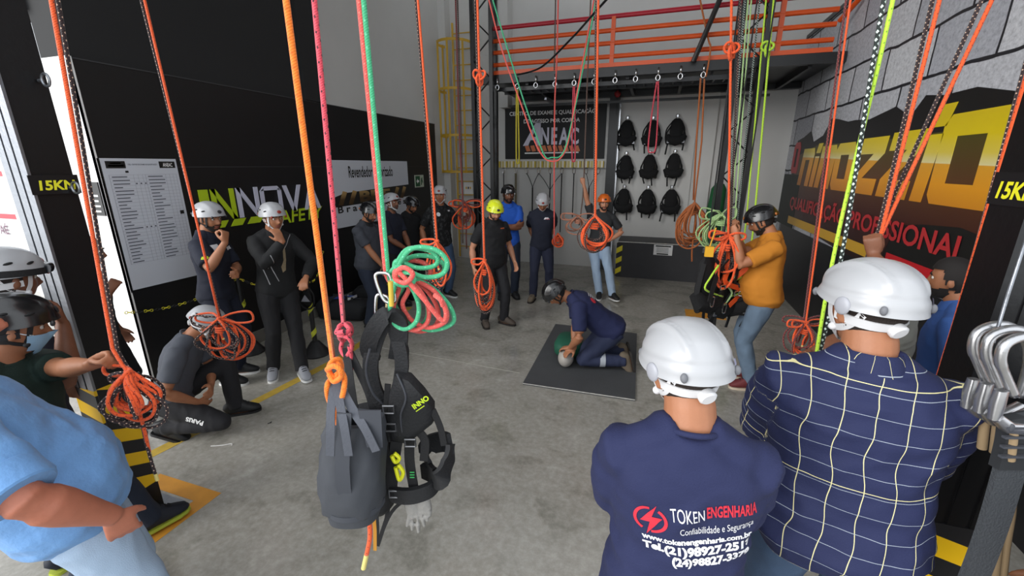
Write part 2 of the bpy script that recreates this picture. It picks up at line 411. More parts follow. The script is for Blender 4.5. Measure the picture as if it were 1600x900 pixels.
# ragged black hole (Y, z)
rr = random.Random(3); top = []; yv = 8.75
hole = [(8.75, 1.25), (8.8, 1.9), (8.7, 2.45)]
while yv > 3.2:
    hole.append((yv, 2.62+rr.uniform(-.12, .16)-.02*(yv-6)/3)); yv -= rr.uniform(.18, .42)
hole += [(3.0, 2.7), (2.7, 2.4), (2.6, 1.2), (2.9, 1.12)]
M_hole = mat('print_black', '121013', .45)
mpoly('hole_print', hole, M_hole)
def maroon():
    m, t, b, N, L = nodes('maroon_print')
    tc = N('TexCoord'); sx = N('SeparateXYZ'); L(tc.outputs['Object'], sx.inputs[0])
    r = ramp(N, [(.0, '241414'), (.4, '3a1414'), (.7, '57341c'), (1, '4a4416')]); mr = N('MapRange'); L(sx.outputs[2], mr.inputs[0]); mr.inputs[1].default_value = -.9; mr.inputs[2].default_value = .4
    L(mr.outputs[0], r.inputs[0]); L(r.outputs[0], b.inputs['Base Color']); b.inputs['Roughness'].default_value = .4; return m
mpoly('maroon_print', [(8.65,1.3),(8.6,2.3),(7.6,2.45),(6.2,2.4),(4.3,2.42),(3.1,2.3),(3.2,1.62),(3.6,1.75),(3.75,1.66),(4.1,1.70),(4.6,1.66),(5,1.6),(5.2,1.1),(6.5,1.16),(8,1.25)], maroon(), off=.0015)
def glyph(ch, w, h, s):
    """stroke polygons of the squarish lettering, in a w x h cell"""
    if ch == 'i': return [[(0,0),(s,0),(s,h*.78),(0,h*.78)], [(0,h*.86),(s,h*.86),(s*1.25,h*1.1),(s*.25,h*1.1)]]
    if ch == 'n': return [[(0,0),(s,0),(s,h),(0,h)], [(s,h-s*1.0),(w-s,h-s*1.0),(w-s,h),(s,h)], [(w-s,0),(w,0),(w,h-.08),(w-.05,h),(w-s,h)]]
    if ch == 'o': return [[(0,.07),(.06,0),(s,0),(s,h),(.08,h),(0,h-.08)], [(s,0),(w-s,0),(w-s,s*.85),(s,s*.85)], [(s,h-s*.85),(w-s,h-s*.85),(w-s,h),(s,h)], [(w-s,0),(w-.02,0),(w,.05),(w,h-.08),(w-.06,h),(w-s,h)]]
    if ch == 'z': return [[(0.02,h-s*.95),(w,h-s*.95),(w,h),(.02,h)], [(w-s*1.35,h-s*.95),(w,h-s*.95),(s*1.25,s*.95),(0,s*.95)], [(0,0),(w-.02,0),(w-.02,s*.95),(0,s*.95)]]
GM = gold(); Yc = 8.35; z0 = 1.84
for ch, w, hh, s in (('n',.54,.56,.17),('i',.17,.56,.17),('n',.56,.57,.17),('o',.60,.58,.17),('z',.60,.60,.18),('z',.60,.62,.18),('i',.19,.72,.19),('o',.74,.70,.20)):
    mb = MB()
    for g in glyph(ch, w, hh, s):
        mb.prism([(a-Yc+.14*b*(ch != 'o'), b+z0) for a, b in g], (XM-.004, 0, 0), U, Wv, .003)
    o = mb.build('letter', GM, None, None); o.parent = mural; o.matrix_parent_inverse = Matrix.Translation(-Vector(mural.location))
    Yc -= w+.065
# red mark before the lettering
mb = MB()
for g in glyph('o', .36, .5, .12): mb.prism([(a-8.85, b+2.02) for a, b in g], (XM-.004, 0, 0), U, Wv, .003)
local(mural, mb).build('red_mark', mat('mural_red', 'b02a30', .4), mural, None)
text('lettering', 'QUALIFICAÇÃO PROFISSIONAL', .255, (XM-.0075, 8.55, 1.46), U, Wv, mat('mural_red', 'b02a30'), mural, bold=.006, sx=1.28)
mb = MB().box((XM-.0075, 5.45, 1.20), (XM-.003, 8.5, 1.32)); local(mural, mb).build('stripe', mat('mural_gold', 'c99c30', .4), mural, None)
mb = MB().box((XM-.0075, 2.6, 1.17), (XM-.003, 5.05, 1.33)); local(mural, mb).build('stripe', mat('mural_stripe_red', 'b81c26', .4), mural, None)
struct('trim_18', MB().box((XR-.012, 1.5, 0), (XR-.002, 8.9, 1.14)), mat('lower_black', '17171a', .4))
# ------------------------------------------------------------------ mezzanine
YM = 7.2
mz = empty('mezzanine_deck', (-1.5, 8.2, 3.4), 'black steel mezzanine beam and deck above the harness wall', 'mezzanine')
def mpart(name, mb, m, par=None, smooth=None): return local(par or mz, mb).build(name, m, par or mz, smooth)
bz = py_(850, 126, YM).z; tz = py_(850, 112, YM).z
mpart('front_beam', MB().box((-2.95, YM, bz), (2.19, YM+.1, tz)), M_blk_steel)
mpart('deck', MB().box((-3.0, YM+.11, tz-.06), (2.19, YB-.005, tz)), M_blk_steel)
mpart('rear_beam', MB().box((-2.95, YB-.16, bz-.02), (2.19, YB-.01, bz+.16)), M_blk_steel)
for x in (-2.2, -1.4, -.6, .2, 1.0, 1.8):
    mpart('joist', MB().box((x, YM+.11, tz-.16), (x+.05, YB-.17, tz-.06)), M_blk_steel)
# cable tray under the beam
tr = empty('cable_tray', (-1.0, YM+.3, bz-.1), 'black ladder cable tray under the mezzanine, hung with steel rings', 'cable tray')
for yy in (YM+.14, YM+.5):
    mb = MB().box((-2.7, yy, bz-.10), (1.2, yy+.03, bz-.04)); local(tr, mb).build('side_rail', M_blk_steel, tr, None)
mb = MB()
for k in range(27):
    x = -2.62+k*.142; mb.box((x, YM+.17, bz-.085), (x+.025, YM+.5, bz-.06))
local(tr, mb).build('rungs', mat('tray_steel', '4a4b4e', .4, .6), tr, None)
mb = MB()
for x in (-2.4, -1.0, .6): mb = MB().box((x, YM+.18, bz-.04), (x+.03, YM+.21, tz-.06)); local(tr, mb).build('hanger', M_blk_steel, tr, None)
# lower horizontal bars between the posts
mb = MB().box((-2.85, YM+1.2, bz-.22), (1.6, YM+1.25, bz-.18)); mpart('lower_bar', mb, M_blk_steel)
mb = MB().box((-2.0, YM+.6, bz-.2), (-1.96, YM+1.25, bz-.16)); mpart('brace', mb, M_steel)
for px, kx in ((759, 0), (1142, 1)):
    q = py_(px, 300, YM-.05); r = empty('truss_post', (q.x, YM-.02, 0), 'black truss post %s' % ('left of the black exam-centre sign' if not kx else 'behind the hanging tangle of harnesses'), 'post')
    for dx, dy in ((-.16,-.1),(.16,-.1),(-.16,.1),(.16,.1)):
        mb = MB().box((q.x+dx-.03, YM-.02+dy-.03, 0), (q.x+dx+.03, YM-.02+dy+.03, 5.9)); local(r, mb).build('chord', M_blk_steel, r, None)
    mb = MB(); z = .2
    while z < 5.6:
        mb.tube([(q.x-.16, YM-.12, z), (q.x+.16, YM-.12, z+.3)], .012, 6).tube([(q.x+.16, YM-.12, z+.3), (q.x-.16, YM-.12, z+.6)], .012, 6); z += .6
    local(r, mb).build('lacing', M_blk_steel, r, None)
q = py_(953, 300, YB-.15); r = empty('wall_post', (q.x, YB-.12, 0), 'black post on the back wall between the sign and the harness rack', 'post')
mb = MB().box((q.x-.1, YB-.22, 0), (q.x+.08, YB-.02, 3.42)); local(r, mb).build('shaft', M_blk_steel, r, None)
mb = MB().box((q.x+.085, YB-.14, 0), (q.x+.11, YB-.06, 3.3)); local(r, mb).build('steel_strip', M_chrome, r, None)
q = py_(965, 147, YB-.3); ball = MB().ball((0,0,0), .06, 16, 10).cyl((0,0,.05),(0,0,.09),.012)
o = ball.build('red_ball', mat('ball_red', 'a02a30', .5)); o.location = q; tag(o, 'small red ball hanging at the top of the wall post', 'ball')
mb = MB().tube([(q.x, q.y, q.z+.085), (q.x, q.y, bz-.36)], .004, 6); o = mb.build('ball_cord', M_blk_steel); tag(o, 'thin black cord holding up the small red ball', 'cord')
# guard rail
gr = empty('guard_rail', (-.5, YM, tz), 'orange tubular guard rail with a red top bar along the mezzanine', 'railing')
def zr(py): return py_(850, py, YM).z
zs = [zr(y) for y in (35, 56, 75, 95)]
XRR = 2.02
for k, z in enumerate(zs):
    mb = MB().tube([(-2.8, YM+.05, z), (XRR, YM+.05, z)], .032, 10); local(gr, mb).build('top_bar' if not k else 'bar', M_red if not k else M_orange, gr)
mb = MB().box((-2.8, YM-.004, tz+.002), (XRR, YM+.08, tz+.06)); local(gr, mb).build('kick_rail', M_orange, gr, None)
for px in (957, 1218):
    q = py_(px, 60, YM); mb = MB().box((q.x-.03, YM+.02, tz+.06), (q.x+.03, YM+.08, zs[0] if px < 1000 else zs[0]+.3)); local(gr, mb).build('post', M_orange, gr, None)
gs = empty('stair_rail', (XR, 7, 4.26), 'orange guard rail running along the top of the stone mural', 'railing')
for dz in (.25, .55, .85, 1.15):
    mb = MB().tube([(2.05, YM+.05, tz+.12+dz), (2.42, 6.0, 4.35+dz)], .03, 10); local(gs, mb).build('bar', M_orange, gs)
mb = MB().tube([(2.42, 6.0, 4.26), (2.42, 6.0, 5.9)], .05, 12); local(gs, mb).build('post', M_orange, gs)
# slanted black strut and electric cable
a, b = py_(1083, 97, YM-.1), py_(1133, -20, YM-.1); o = MB().tube([a, b, b+(b-a)*.6], .035, 8).build('diagonal_strut', M_blk_steel); tag(o, 'slanted black steel strut in front of the orange rails', 'strut')
a = py_(808, 117, 6.4); b = py_(893, 60, 5.5); c = py_(965, -20, 4.5)
o = MB().tube(crom([a, (a+b)/2-Vector((0,0,.10)), b, (b+c)/2, c, c+(c-b)*1.5], 8), .012, 6).build('black_cable', M_blk_steel); tag(o, 'thin black cable sagging across the orange rails', 'cable')
# ladder with yellow safety cage
ld = empty('caged_ladder', (-4.0, 9.0, 0), 'yellow caged ladder on the grey back wall beside the black wall', 'ladder')
q0, q1 = py_(713, 300, 9.1), py_(747, 300, 9.1)
M_cage = mat('cage_yellow', 'c9a030', .5)
for x in (q0.x+.02, q1.x-.08):
    mb = MB().tube([(x, 9.14, .05), (x, 9.14, 5.0)], .022, 8); local(ld, mb).build('side_rail', M_cage, ld)
for k in range(16): local(ld, MB().tube([(q0.x+.02, 9.14, .3+k*.3), (q1.x-.08, 9.14, .3+k*.3)], .012, 6)).build('rung', M_cage, ld)
cx = (q0.x+q1.x)/2-.06; R = .36
hz = [py_(713, y, 8.7).z for y in (65, 140, 212, 268)]
for z in hz:
    mb = MB().ribbon([(cx+R*math.sin(t), 8.82-R*math.cos(t)*1.0+.0, z) for t in np.linspace(-2.3, 2.3, 22)], .05, .008, side=(0,0,1)); local(ld, mb).build('hoop', M_cage, ld)
for t in (-1.9, -.9, 0, .9, 1.9):
    x, y = cx+(R-.008)*math.sin(t), 8.82-(R-.008)*math.cos(t)
    mb = MB().box((x-.02, y-.004, hz[-1]-.03), (x+.02, y+.004, hz[0]+.03)); local(ld, mb).build('cage_bar', M_cage, ld, None)
a = pf(731, 294, 9); q = py_(731, 294, 9.2); o = MB().box((-.11, 0, -.14), (.11, .01, .14)).build('safety_notice', M_white); o.location = (q.x, 8.775, q.z)
o.location = (q.x, 9.235, q.z); tag(o, 'small white safety notice on the grey wall beside the ladder', 'sign')
for k, cc in enumerate(('c9a030', '3a3a3a', 'c9a030')):
    mb = MB().box((-.07+k*.05, -.002, -.02), (-.035+k*.05, 0, .03)); mb.build('pictogram', mat('pict%d' % k, cc), o, None)
# ------------------------------------------------------------------ back wall: sign, rack, harnesses
def board(name, x0, z0, x1, z1, y, m, label, cat, d=.02):
    r = empty(name, ((x0+x1)/2, y, z0), label, cat)
    mb = MB().box((x0, y-d, z0), (x1, y, z1)); local(r, mb).build('panel', m, r, None); return r
a, b = py_(790, 167, 9.2), py_(944, 248, 9.2); a2, b2 = py_(776, 155, 9.23), py_(950, 255, 9.23)
struct('trim_19', MB().box((a2.x-.05, 9.19, b2.z-.1), (b2.x+.05, YB, bz-.18)), mat('pale_panel', 'cccbc8', .6))
def signblack():
    m = mat('sign_black', '0f0f11', .6); return m
sg = board('exam_centre_sign', a.x, b.z, b.x, py_(860, 166, 9.2).z, 9.185, signblack(), 'black sign on the back wall with white ANEAC lettering over an orange rope', 'sign')
def st(px, py): return py_(px, py, 9.16)
M_silver = mat('silver_print', 'd9d6e6', .5)
for txt, x0, x1, y, s in (('CENTRO DE EXAME E QUALIFICAÇÃO', 796, 931, 181, .105), ('DE ACESSO POR CORDA', 818, 906, 185.5, .105)):
    p0, p1 = st(x0, y), st(x1, y)
    me = text('lettering', txt, s, p0, (1,0,0), (0,0,1), M_txtw, sg, bold=.003)
    wd = max(v.co.x for v in me.data.vertices)-min(v.co.x for v in me.data.vertices)
    p0l = min(v.co.x for v in me.data.vertices)
    for v in me.data.vertices: v.co.x = p0l+(v.co.x-p0l)*(p1.x-p0.x)/wd
    if 'DE A' in txt:
        for v in me.data.vertices: v.co.z -= .09
p0, p1 = st(843, 226), st(905, 226)
for ch, px0, px1, ya, yb in (('N', 845, 858, 199, 226), ('E', 861, 871, 199, 226), ('A', 873, 889, 199, 226), ('C', 891, 905, 199, 226)):
    me = text('letter', ch, .4, (0,9.16,0), (1,0,0), (0,0,1), M_silver, sg, bold=.012)
    V = me.data.vertices; xs = [v.co.x for v in V]; zz = [v.co.z for v in V]
    A, B = st(px0, yb), st(px1, ya)
    for v in V:
        v.co.x = A.x-sg.location.x+(v.co.x-min(xs))/(max(xs)-min(xs))*(B.x-A.x); v.co.z = A.z-sg.location.z+(v.co.z-min(zz))/(max(zz)-min(zz))*(B.z-A.z)
def spoly(name, pts, m, par, y, d=.003):
    mb = MB(); P = [py_(px, py, y) for px, py in pts]; mb.prism([(p.x, p.z) for p in P], (0, y, 0), (1,0,0), (0,0,1), d)
    return local(par, mb).build(name, m, par, None)
spoly('letter', [(817,228),(839,188),(845,188),(845,228),(837,228),(837,219),(829,219),(825,228)], M_silver, sg, 9.163)
spoly('letter', [(831.5,214),(837,214),(837,203)], signblack(), sg, 9.159, .002)
Ms = mat('rope_print', 'd97a4a', .5)
for k in range(10):
    x = 820+k*8.6; spoly('rope_print', [(x,228),(x+6,227),(x+9,236),(x+3,237)], Ms, sg, 9.163)
spoly('baseline_print', [(820,238.5),(904,237),(904,239),(820,240.5)], M_txtw, sg, 9.163)
# rack rail with carabiners
rk = empty('hook_rail', ((a.x+b.x)/2, 9.15, py_(860,257,9.15).z), 'yellow, white and black barred rail of hooks under the black sign', 'rack')
a3, b3 = py_(776, 252, 9.15), py_(943, 262, 9.15)
def railmat():
    m, t, bs, N, L = nodes('rail_bars'); tc = N('TexCoord'); sx = N('SeparateXYZ'); L(tc.outputs['Object'], sx.inputs[0])
    mu = N('Math', operation='MULTIPLY_ADD'); L(sx.outputs[0], mu.inputs[0]); mu.inputs[1].default_value = 6.2; mu.inputs[2].default_value = 100
    fr = N('Math', operation='FRACT'); L(mu.outputs[0], fr.inputs[0])
    r = ramp(N, [(0, 'c9b878'), (.3, 'e8e6e0'), (.5, 'c8ae3a'), (.74, '1a1a1a'), (.82, 'd8cfa8')], 'CONSTANT'); L(fr.outputs[0], r.inputs[0]); L(r.outputs[0], bs.inputs['Base Color']); return m
mb = MB().box((a3.x, 9.14, b3.z), (b3.x, 9.185, a3.z)); local(rk, mb).build('rail', railmat(), rk, None)
def carabiner(mb, c, h=.1, w=.055, r=.005, ax=(1,0,0), up=(0,0,1)):
    c, ax, up = Vector(c), Vector(ax), Vector(up)
    pts = [(-.4,.45),(.1,.5),(.5,.32),(.36,-.4),(.1,-.5),(-.25,-.46),(-.45,-.2)]
    return mb.tube(crom([c+ax*(a*w)+up*(b*h) for a, b in pts], 5, True), r, 6, closed=True)
hooks = []
M_web = mat('black_webbing', '161618', .8, bump=.2, bscale=200)
for px in (787, 806, 823, 842, 860, 878, 897, 916, 935):
    q = py_(px, 267, 9.12); hooks.append(q); o = carabiner(MB(), (0,0,0), .12, .06, .007).build('carabiner', M_chrome); o.location = q
    tag(o, 'steel carabiner clipped to the barred hook rail', 'carabiner', 'carabiners on the hook rail')
def sling(path, label, w=.022, m=None, group='slings on the hook rail', name='sling'):
    o = MB().tube(crom(path, 6), w/2, 6, flat=.5).build(name, m or M_web); return tag(o, label, 'sling', group)
def below(i, z): return Vector((hooks[i].x, 9.12, z))
lz = lambda y: py_(860, y, 9.12).z
sling([hooks[0]-Vector((0,0,.05)), below(0, lz(285)), below(0, lz(330))], 'short black sling on the leftmost hook of the rail')
sling([hooks[1]-Vector((0,0,.05)), below(1, lz(300)), below(1, lz(345))], 'greenish webbing sling hanging behind the blue polo man', .05, mat('olive_webbing', '6d6450', .8))
for i, j, y in ((2, 3, 293), (3, 5, 297)):
    m_ = Vector(((hooks[i].x+hooks[j].x)/2, 9.12, lz(y)))
    for k in (i, j):
        sling([hooks[k]-Vector((0,0,.05)), (hooks[k]+m_)/2, m_], 'black sling slanting from the hook rail to a shared knot', .026)
    sling([m_, Vector((m_.x, 9.12, lz(340)))], 'black lanyard falling from a knot of two slings', .03)
sling([hooks[4]-Vector((0,0,.05)), below(4, lz(297))], 'short straight black sling from the middle of the hook rail')
sling([hooks[5]-Vector((0,0,.05)), below(5, lz(330)), below(5, lz(362))], 'long straight black sling beside the navy-shirted man in the white helmet')
sling([hooks[6]-Vector((0,0,.05)), below(6, lz(300)), below(6, lz(338))], 'straight black sling left of the raised hand')
m_ = Vector(((hooks[7].x+hooks[8].x)/2-.05, 9.12, lz(292)))
for k in (7, 8): sling([hooks[k]-Vector((0,0,.05)), (hooks[k]+m_)/2, m_], 'black sling meeting another above the orange helmet', .026)
sling([m_, Vector((m_.x, 9.12, lz(340)))], 'black lanyard hanging behind the orange rope bundle', .03)
# harness panel
struct('trim_20', MB().box((py_(962,200,YB).x, 9.22, .5), (py_(1088,200,YB).x, YB, py_(1020,158,YB).z)), mat('panel_grey', 'cbcac7', .6))
struct('trim_21', MB().box((py_(1091,200,YB).x, 9.2, .3), (py_(1119,200,YB).x, YB, py_(1020,148,YB).z)), mat('panel_grey', 'cbcac7'))
M_har = mat('harness_black', '0e0e10', .85, bump=.4, bscale=60)
hr = random.Random(11)
def harness(q, s, label):
    r = empty('climbing_harness', q, label, 'harness', 'harnesses on the back wall')
    mb = MB().box((-.015,-.02,-.02),(.015,.03,.02)); mb.build('hook', M_chrome, r, None)
    mb = MB(); carabiner(mb, (0,-.03,-.02), .09, .06, .006); mb.build('ring', M_chrome, r)
    mb = MB().loft([(0,-.02,-.05),(0,-.03,-.1),(0,-.04,-.2),(0,-.05,-.3),(0,-.05,-.42)], [(.05,.02),(.10,.035),(.115,.05),(.12,.06),(.10,.05)], 12, up=(0,1,0), sq=3); mb.build('back_pad', M_har, r)
    mb = MB()
    for sgn in (-1, 1):
        for k in range(2):
            a = [Vector((sgn*.08,-.05,-.1-.06*k)), Vector((sgn*(.13+hr.uniform(0,.05)),-.07,-.25-.05*k)), Vector((sgn*(.155+hr.uniform(-.03,.03)),-.08,-.42)), Vector((sgn*(.12+hr.uniform(-.04,.04)),-.09,-.52)), Vector((sgn*.03,-.08,-.45))]
            b = MB().tube(crom(a, 5), .025, 7, flat=.5); b.build('strap', M_har, r)
    mb = MB().loft([(-.165,-.06,-.36),(-.12,-.09,-.44),(0,-.10,-.47),(.12,-.09,-.44),(.165,-.06,-.36)], [(.04,.05),(.05,.08),(.05,.09),(.05,.08),(.04,.05)], 10, up=(0,0,1)); mb.build('waist_belt', M_har, r)
    for sgn in (-1, 1):
        L = hr.uniform(.12,.22); x = sgn*hr.uniform(.05,.15)
        b = MB().ribbon([(x,-.1,-.48),(x+.01*sgn,-.1,-.55),(x+hr.uniform(-.03,.03),-.09,-.5-L)], .03, .01, side=(1,0,0)); b.build('loose_strap', M_har, r)
        b = MB().box((x-.02,-.125,-.5),(x+.02,-.11,-.46)); b.build('buckle', mat('buckle_grey','8a8a8c',.3,.8), r, None)
    r.scale = (s,)*3; return r
for i, row in enumerate((((981,184),(1021,184),(1059,181)),((979,239),(1016,238),(1055,236)),((976,291),(1013,292),(1050,292)))):
    for j, q in enumerate(row):
        harness(py_(q[0], q[1], 9.18), .98 if i != 1 else .93, 'black harness hung %s, %s' % (('in the top row of the grey panel','in the middle row of the grey panel','in the bottom row of the grey panel')[i], ('nearest the wall post','in the central column','nearest the coiled rope')[j]))
# bench
b0 = pz(962, 432); bh = .70
bn = empty('bench_box', (b0.x, b0.y, 0), 'long black box bench against the back wall under the harnesses', 'bench')
mb = MB().box((b0.x, b0.y, 0), (1.35, 9.2, bh)); local(bn, mb).build('body', mat('bench_black', '2e2e31', .6, var=.2), bn, None)
mb = MB().box((b0.x, b0.y-.012, bh+.001), (1.35, 9.2, bh+.025)); local(bn, mb).build('top', mat('bench_top', '3a3a3c', .5), bn, None)
mb = MB().box((b0.x-.004, b0.y-.014, bh+.004), (1.35, b0.y-.012, bh+.02)); local(bn, mb).build('worn_edge', mat('worn_edge', 'b9b7b0', .7, var=.5, vscale=30), bn, None)
mb = MB().box((b0.x-.02, b0.y-.004, .01), (b0.x+.09, b0.y-.001, bh-.01)); local(bn, mb).build('hazard_tape', hazard('bench_hazard', .21, -.6, 0, a='d8c81e', off=.2), bn, None)
q = py_(1036, 390, b0.y-.006); mb = MB().box((q.x-.17, b0.y-.006, q.z-.11), (q.x+.17, b0.y-.001, q.z+.09)); local(bn, mb).build('label', mat('paper', 'd9d9d9', .7), bn, None)
mb = MB()
mb.box((q.x-.14, b0.y-.008, q.z+.05), (q.x+.14, b0.y-.006, q.z+.075))
for k in range(4): mb.box((q.x-.12, b0.y-.008, q.z+.02-.025*k), (q.x+.1, b0.y-.006, q.z+.027-.025*k))
mb.box((q.x-.11, b0.y-.008, q.z-.1), (q.x+.1, b0.y-.006, q.z-.075))
local(bn, mb).build('label_print', M_txtk, bn, None)
# green bag behind the right post, dark panel on the right
q = py_(1104, 400, 8.35); o = MB().loft([(0,0,0),(0,0,.1),(0,0,.5),(.02,0,1.0),(.03,0,1.1)], [(.12,.1),(.16,.14),(.15,.13),(.13,.1),(.07,.05)], 12, up=(0,1,0)).build('green_bag', mat('green_fabric', '12592f', .7, bump=.3)); o.location = (q.x+.1, 8.4, 0); o.location.z = bh+.03; o.location.y = 8.85; tag(o, 'tall green rope bag standing on the bench behind the right truss post', 'bag')
struct('trim_22', MB().box((XR-.01, 8.2, 1.14), (XR-.002, 9.2, 2.0)), mat('dark_green_panel', '0f1a16', .5))
# ------------------------------------------------------------------ left wall: list, logo, reseller sign, exit sign
XW = XL+.006
def wq(px, py, off=0): return px_(px, py, XW+off)
a, b = wq(154, 247), wq(273, 247); cbt = wq(210, 453)
pb = empty('rating_board', (XW, (a.y+b.y)/2, cbt.z), 'tall white printed checklist board on the black left wall', 'board')
y0, y1, zt, zb = a.y, b.y, a.z, cbt.z
mb = MB().box((XW-.004, y0, zb), (XW+.008, y1, zt)); local(pb, mb).build('panel', mat('board_white', 'c9ccd4', .5), pb, None)
mb = MB(); xf = XW+.0085; wd = y1-y0; ht = zt-zb; HH = ht*.78
def bx(u0, v0, u1, v1, mb): mb.box((xf-.0005, y0+wd*u0, zt-ht*v1), (xf+.0006, y0+wd*u1, zt-ht*v0))
for ua, ub in ((.05,.29),(.74,.97)):
    pr = MB(); bx(ua, .02, ub, .072, pr); local(pb, pr).build('logo_block', M_txtk, pb, None)
pr = MB(); bx(.11, .03, .24, .04, pr); bx(.08, .048, .27, .06, pr); local(pb, pr).build('logo_mark', mat('logo_brown', '9a6a1e'), pb, None)
def fit(o, A, B, base):
    V = o.data.vertices; ys = [v.co.y for v in V]; zz = [v.co.z for v in V]
    y0_, y1_, z0_, z1_ = min(ys), max(ys), min(zz), max(zz)
    for v in V:
        u = (v.co.y-y0_)/(y1_-y0_); t = (v.co.z-z0_)/(z1_-z0_)
        v.co.y = A.y-base.y+u*(B.y-A.y); v.co.z = A.z-base.z+t*(B.z-A.z)
for tx, ua, ub, va, vb, mm in (('ANEAC', .79, .93, .062, .032, M_txtw), ('CEQ - CENTRO DE EXAMES DE QUALIFICAÇÃO', .32, .71, .052, .036, mat('grey_print', '5a5c66'))):
    fit(text('lettering', tx, .07, (xf+.0015, 0, 0), (0,1,0), (0,0,1), mm, pb, bold=.001), Vector((0, y0+wd*ua, zt-ht*va)), Vector((0, y0+wd*ub, zt-ht*vb)), pb.location)
g = MB()
for u in (.06, .52, .96): bx(u-.002, .12, u+.002, .8, g)
for u in (.36, .42, .48, .80, .86, .91): bx(u-.001, .12, u+.001, .8, g)
for k in range(27): bx(.06, .12+.026*k, .96, .1215+.026*k, g)
local(pb, g).build('grid_print', mat('grid_grey', '9a9ca6'), pb, None)
g = MB(); gr_ = random.Random(5)
for k in range(26):
    for u in (.09, .55):
        g2 = MB(); bx(u, .132+.026*k, u+gr_.uniform(.1,.24), .139+.026*k, g2); local(pb, g2).build('text_line', mat('list_grey', '4c4e58'), pb, None)
for k in (2, 15):
    for u in (.38, .44, .5): bx(u-.01, .13+.026*k, u+.01, .14+.026*k, g)
for q in ((.27, .09, .31, .105), (.90, .42, .96, .45)):
    g2 = MB(); bx(*q, g2); local(pb, g2).build('black_patch', M_txtk, pb, None)
local(pb, g).build('lettering', mat('list_grey', '4c4e58'), pb, None)
bz_ = MB().box((xf-.0085, y0-.02, zb-.02), (xf-.0025, y0-.001, zt)); local(pb, bz_).build('edge_strip', M_blk_steel, pb, None)
# INNOVA SAFETY cut letters
lg = empty('wall_lettering', (XW, wq(400,300).y, wq(400,300).z), 'lime and silver INNOVA SAFETY lettering on the black wall', 'lettering')
def fit(o, A, B, base):
    V = o.data.vertices; ys = [v.co.y for v in V]; zz = [v.co.z for v in V]
    y0_, y1_, z0_, z1_ = min(ys), max(ys), min(zz), max(zz)
    for v in V:
        u = (v.co.y-y0_)/(y1_-y0_); t = (v.co.z-z0_)/(z1_-z0_)
        v.co.y = A.y-base.y+u*(B.y-A.y); v.co.z = A.z-base.z+t*(B.z-A.z)
M_lav = mat('silver_letters', 'ccccde', .45)
zI0, zI1 = wq(345, 343).z, wq(345, 296).z
zb0, zt0 = wq(480, 316).z, wq(480, 290).z
# solid strokes on the wall (Y along the wall, one letter each)
def stroke(ch, ya, yb, za, zb_, s, m, sh=.10):
    w, h = yb-ya, zb_-za
    G = {'I': [[(0,0),(w,0),(w,h),(0,h)]],
         'N': [[(0,0),(s,0),(s,h),(0,h)], [(w-s,0),(w,0),(w,h),(w-s,h)], [(0,h),(s*1.1,h),(w,0),(w-s*1.1,0)]],
         'O': [[(0,s),(s,s*.4),(s,h-s*.4),(0,h-s)], [(0,h-s),(s,h),(w-s,h),(w,h-s),(w-s,h-s*.9),(s,h-s*.9)], [(w-s,s*.4),(w,s),(w,h-s),(w-s,h-s*.4)], [(0,s),(s,s*.9),(w-s,s*.9),(w,s),(w-s,0),(s,0)]],
         'V': [[(0,h),(s*1.15,h),(w*.5+s*.55,0),(w*.5-s*.55,0)], [(w-s*1.15,h),(w,h),(w*.5+s*.55,0),(w*.5-s*.55,0)]],
         'A': [[(0,0),(s*1.1,0),(w*.5+s*.5,h),(w*.5-s*.5,h)], [(w-s*1.1,0),(w,0),(w*.5+s*.5,h),(w*.5-s*.5,h)], [(w*.3,h*.2),(w*.7,h*.2),(w*.62,h*.42),(w*.38,h*.42)]]}[ch]
    mb = MB()
    for g in G: mb.prism([(ya+a-sh*b/h*0+sh*(h-b)*-0, za+b) for a, b in g], (XW, 0, 0), (0,1,0), (0,0,1), .012)
    local(lg, mb).build('letter', m, lg, None)
yy = [wq(x, 316).y for x in (312, 330, 333, 367, 370, 403, 406, 441, 436, 472, 466, 500)]
zl0, zl1 = wq(400, 334-8).z, wq(400, 297).z
zl1 = zl0+.44
ya = yy[0]; total = yy[11]-ya; ws = [.07, .19, .20, .22, .21, .21]; tot = sum(ws)+.02*5; cur = ya
for ch, w, m in zip('INNOVA', ws, (M_txtg, M_txtg, M_lav, M_lav, M_lav, M_lav)):
    w_ = w/tot*total; stroke(ch, cur, cur+w_, wq(345, 344).z, wq(345, 295).z, .085*total/1.1*.40, m); cur += w_+.02/tot*total
t_ = text('lettering', 'SAFETY', .2, (XW+.01, 0, 0), (0,1,0), (0,0,1), M_txtg, lg, bold=.004, shear=.15)
fit(t_, wq(424, 336), wq(502, 318), lg.location)
V = t_.data.vertices
zA = wq(424, 336).z
zz = [v.co.z for v in V]; mn = min(zz); mx_ = max(zz)
for v in V: v.co.z = zA-.13-lg.location.z+(v.co.z-mn)/(mx_-mn)*.17
for k in range(3):
    u0 = wq(332+27*k, 345).y; u1 = wq(353+28*k, 345).y; z_ = wq(332, 346).z-.005
    mb = MB().prism([(u0, z_-.075), (u1-.03, z_-.075), (u1+.03, z_), (u0+.06, z_)], (XW, 0, 0), (0,1,0), (0,0,1), .01); local(lg, mb).build('dash', M_txtg, lg, None)
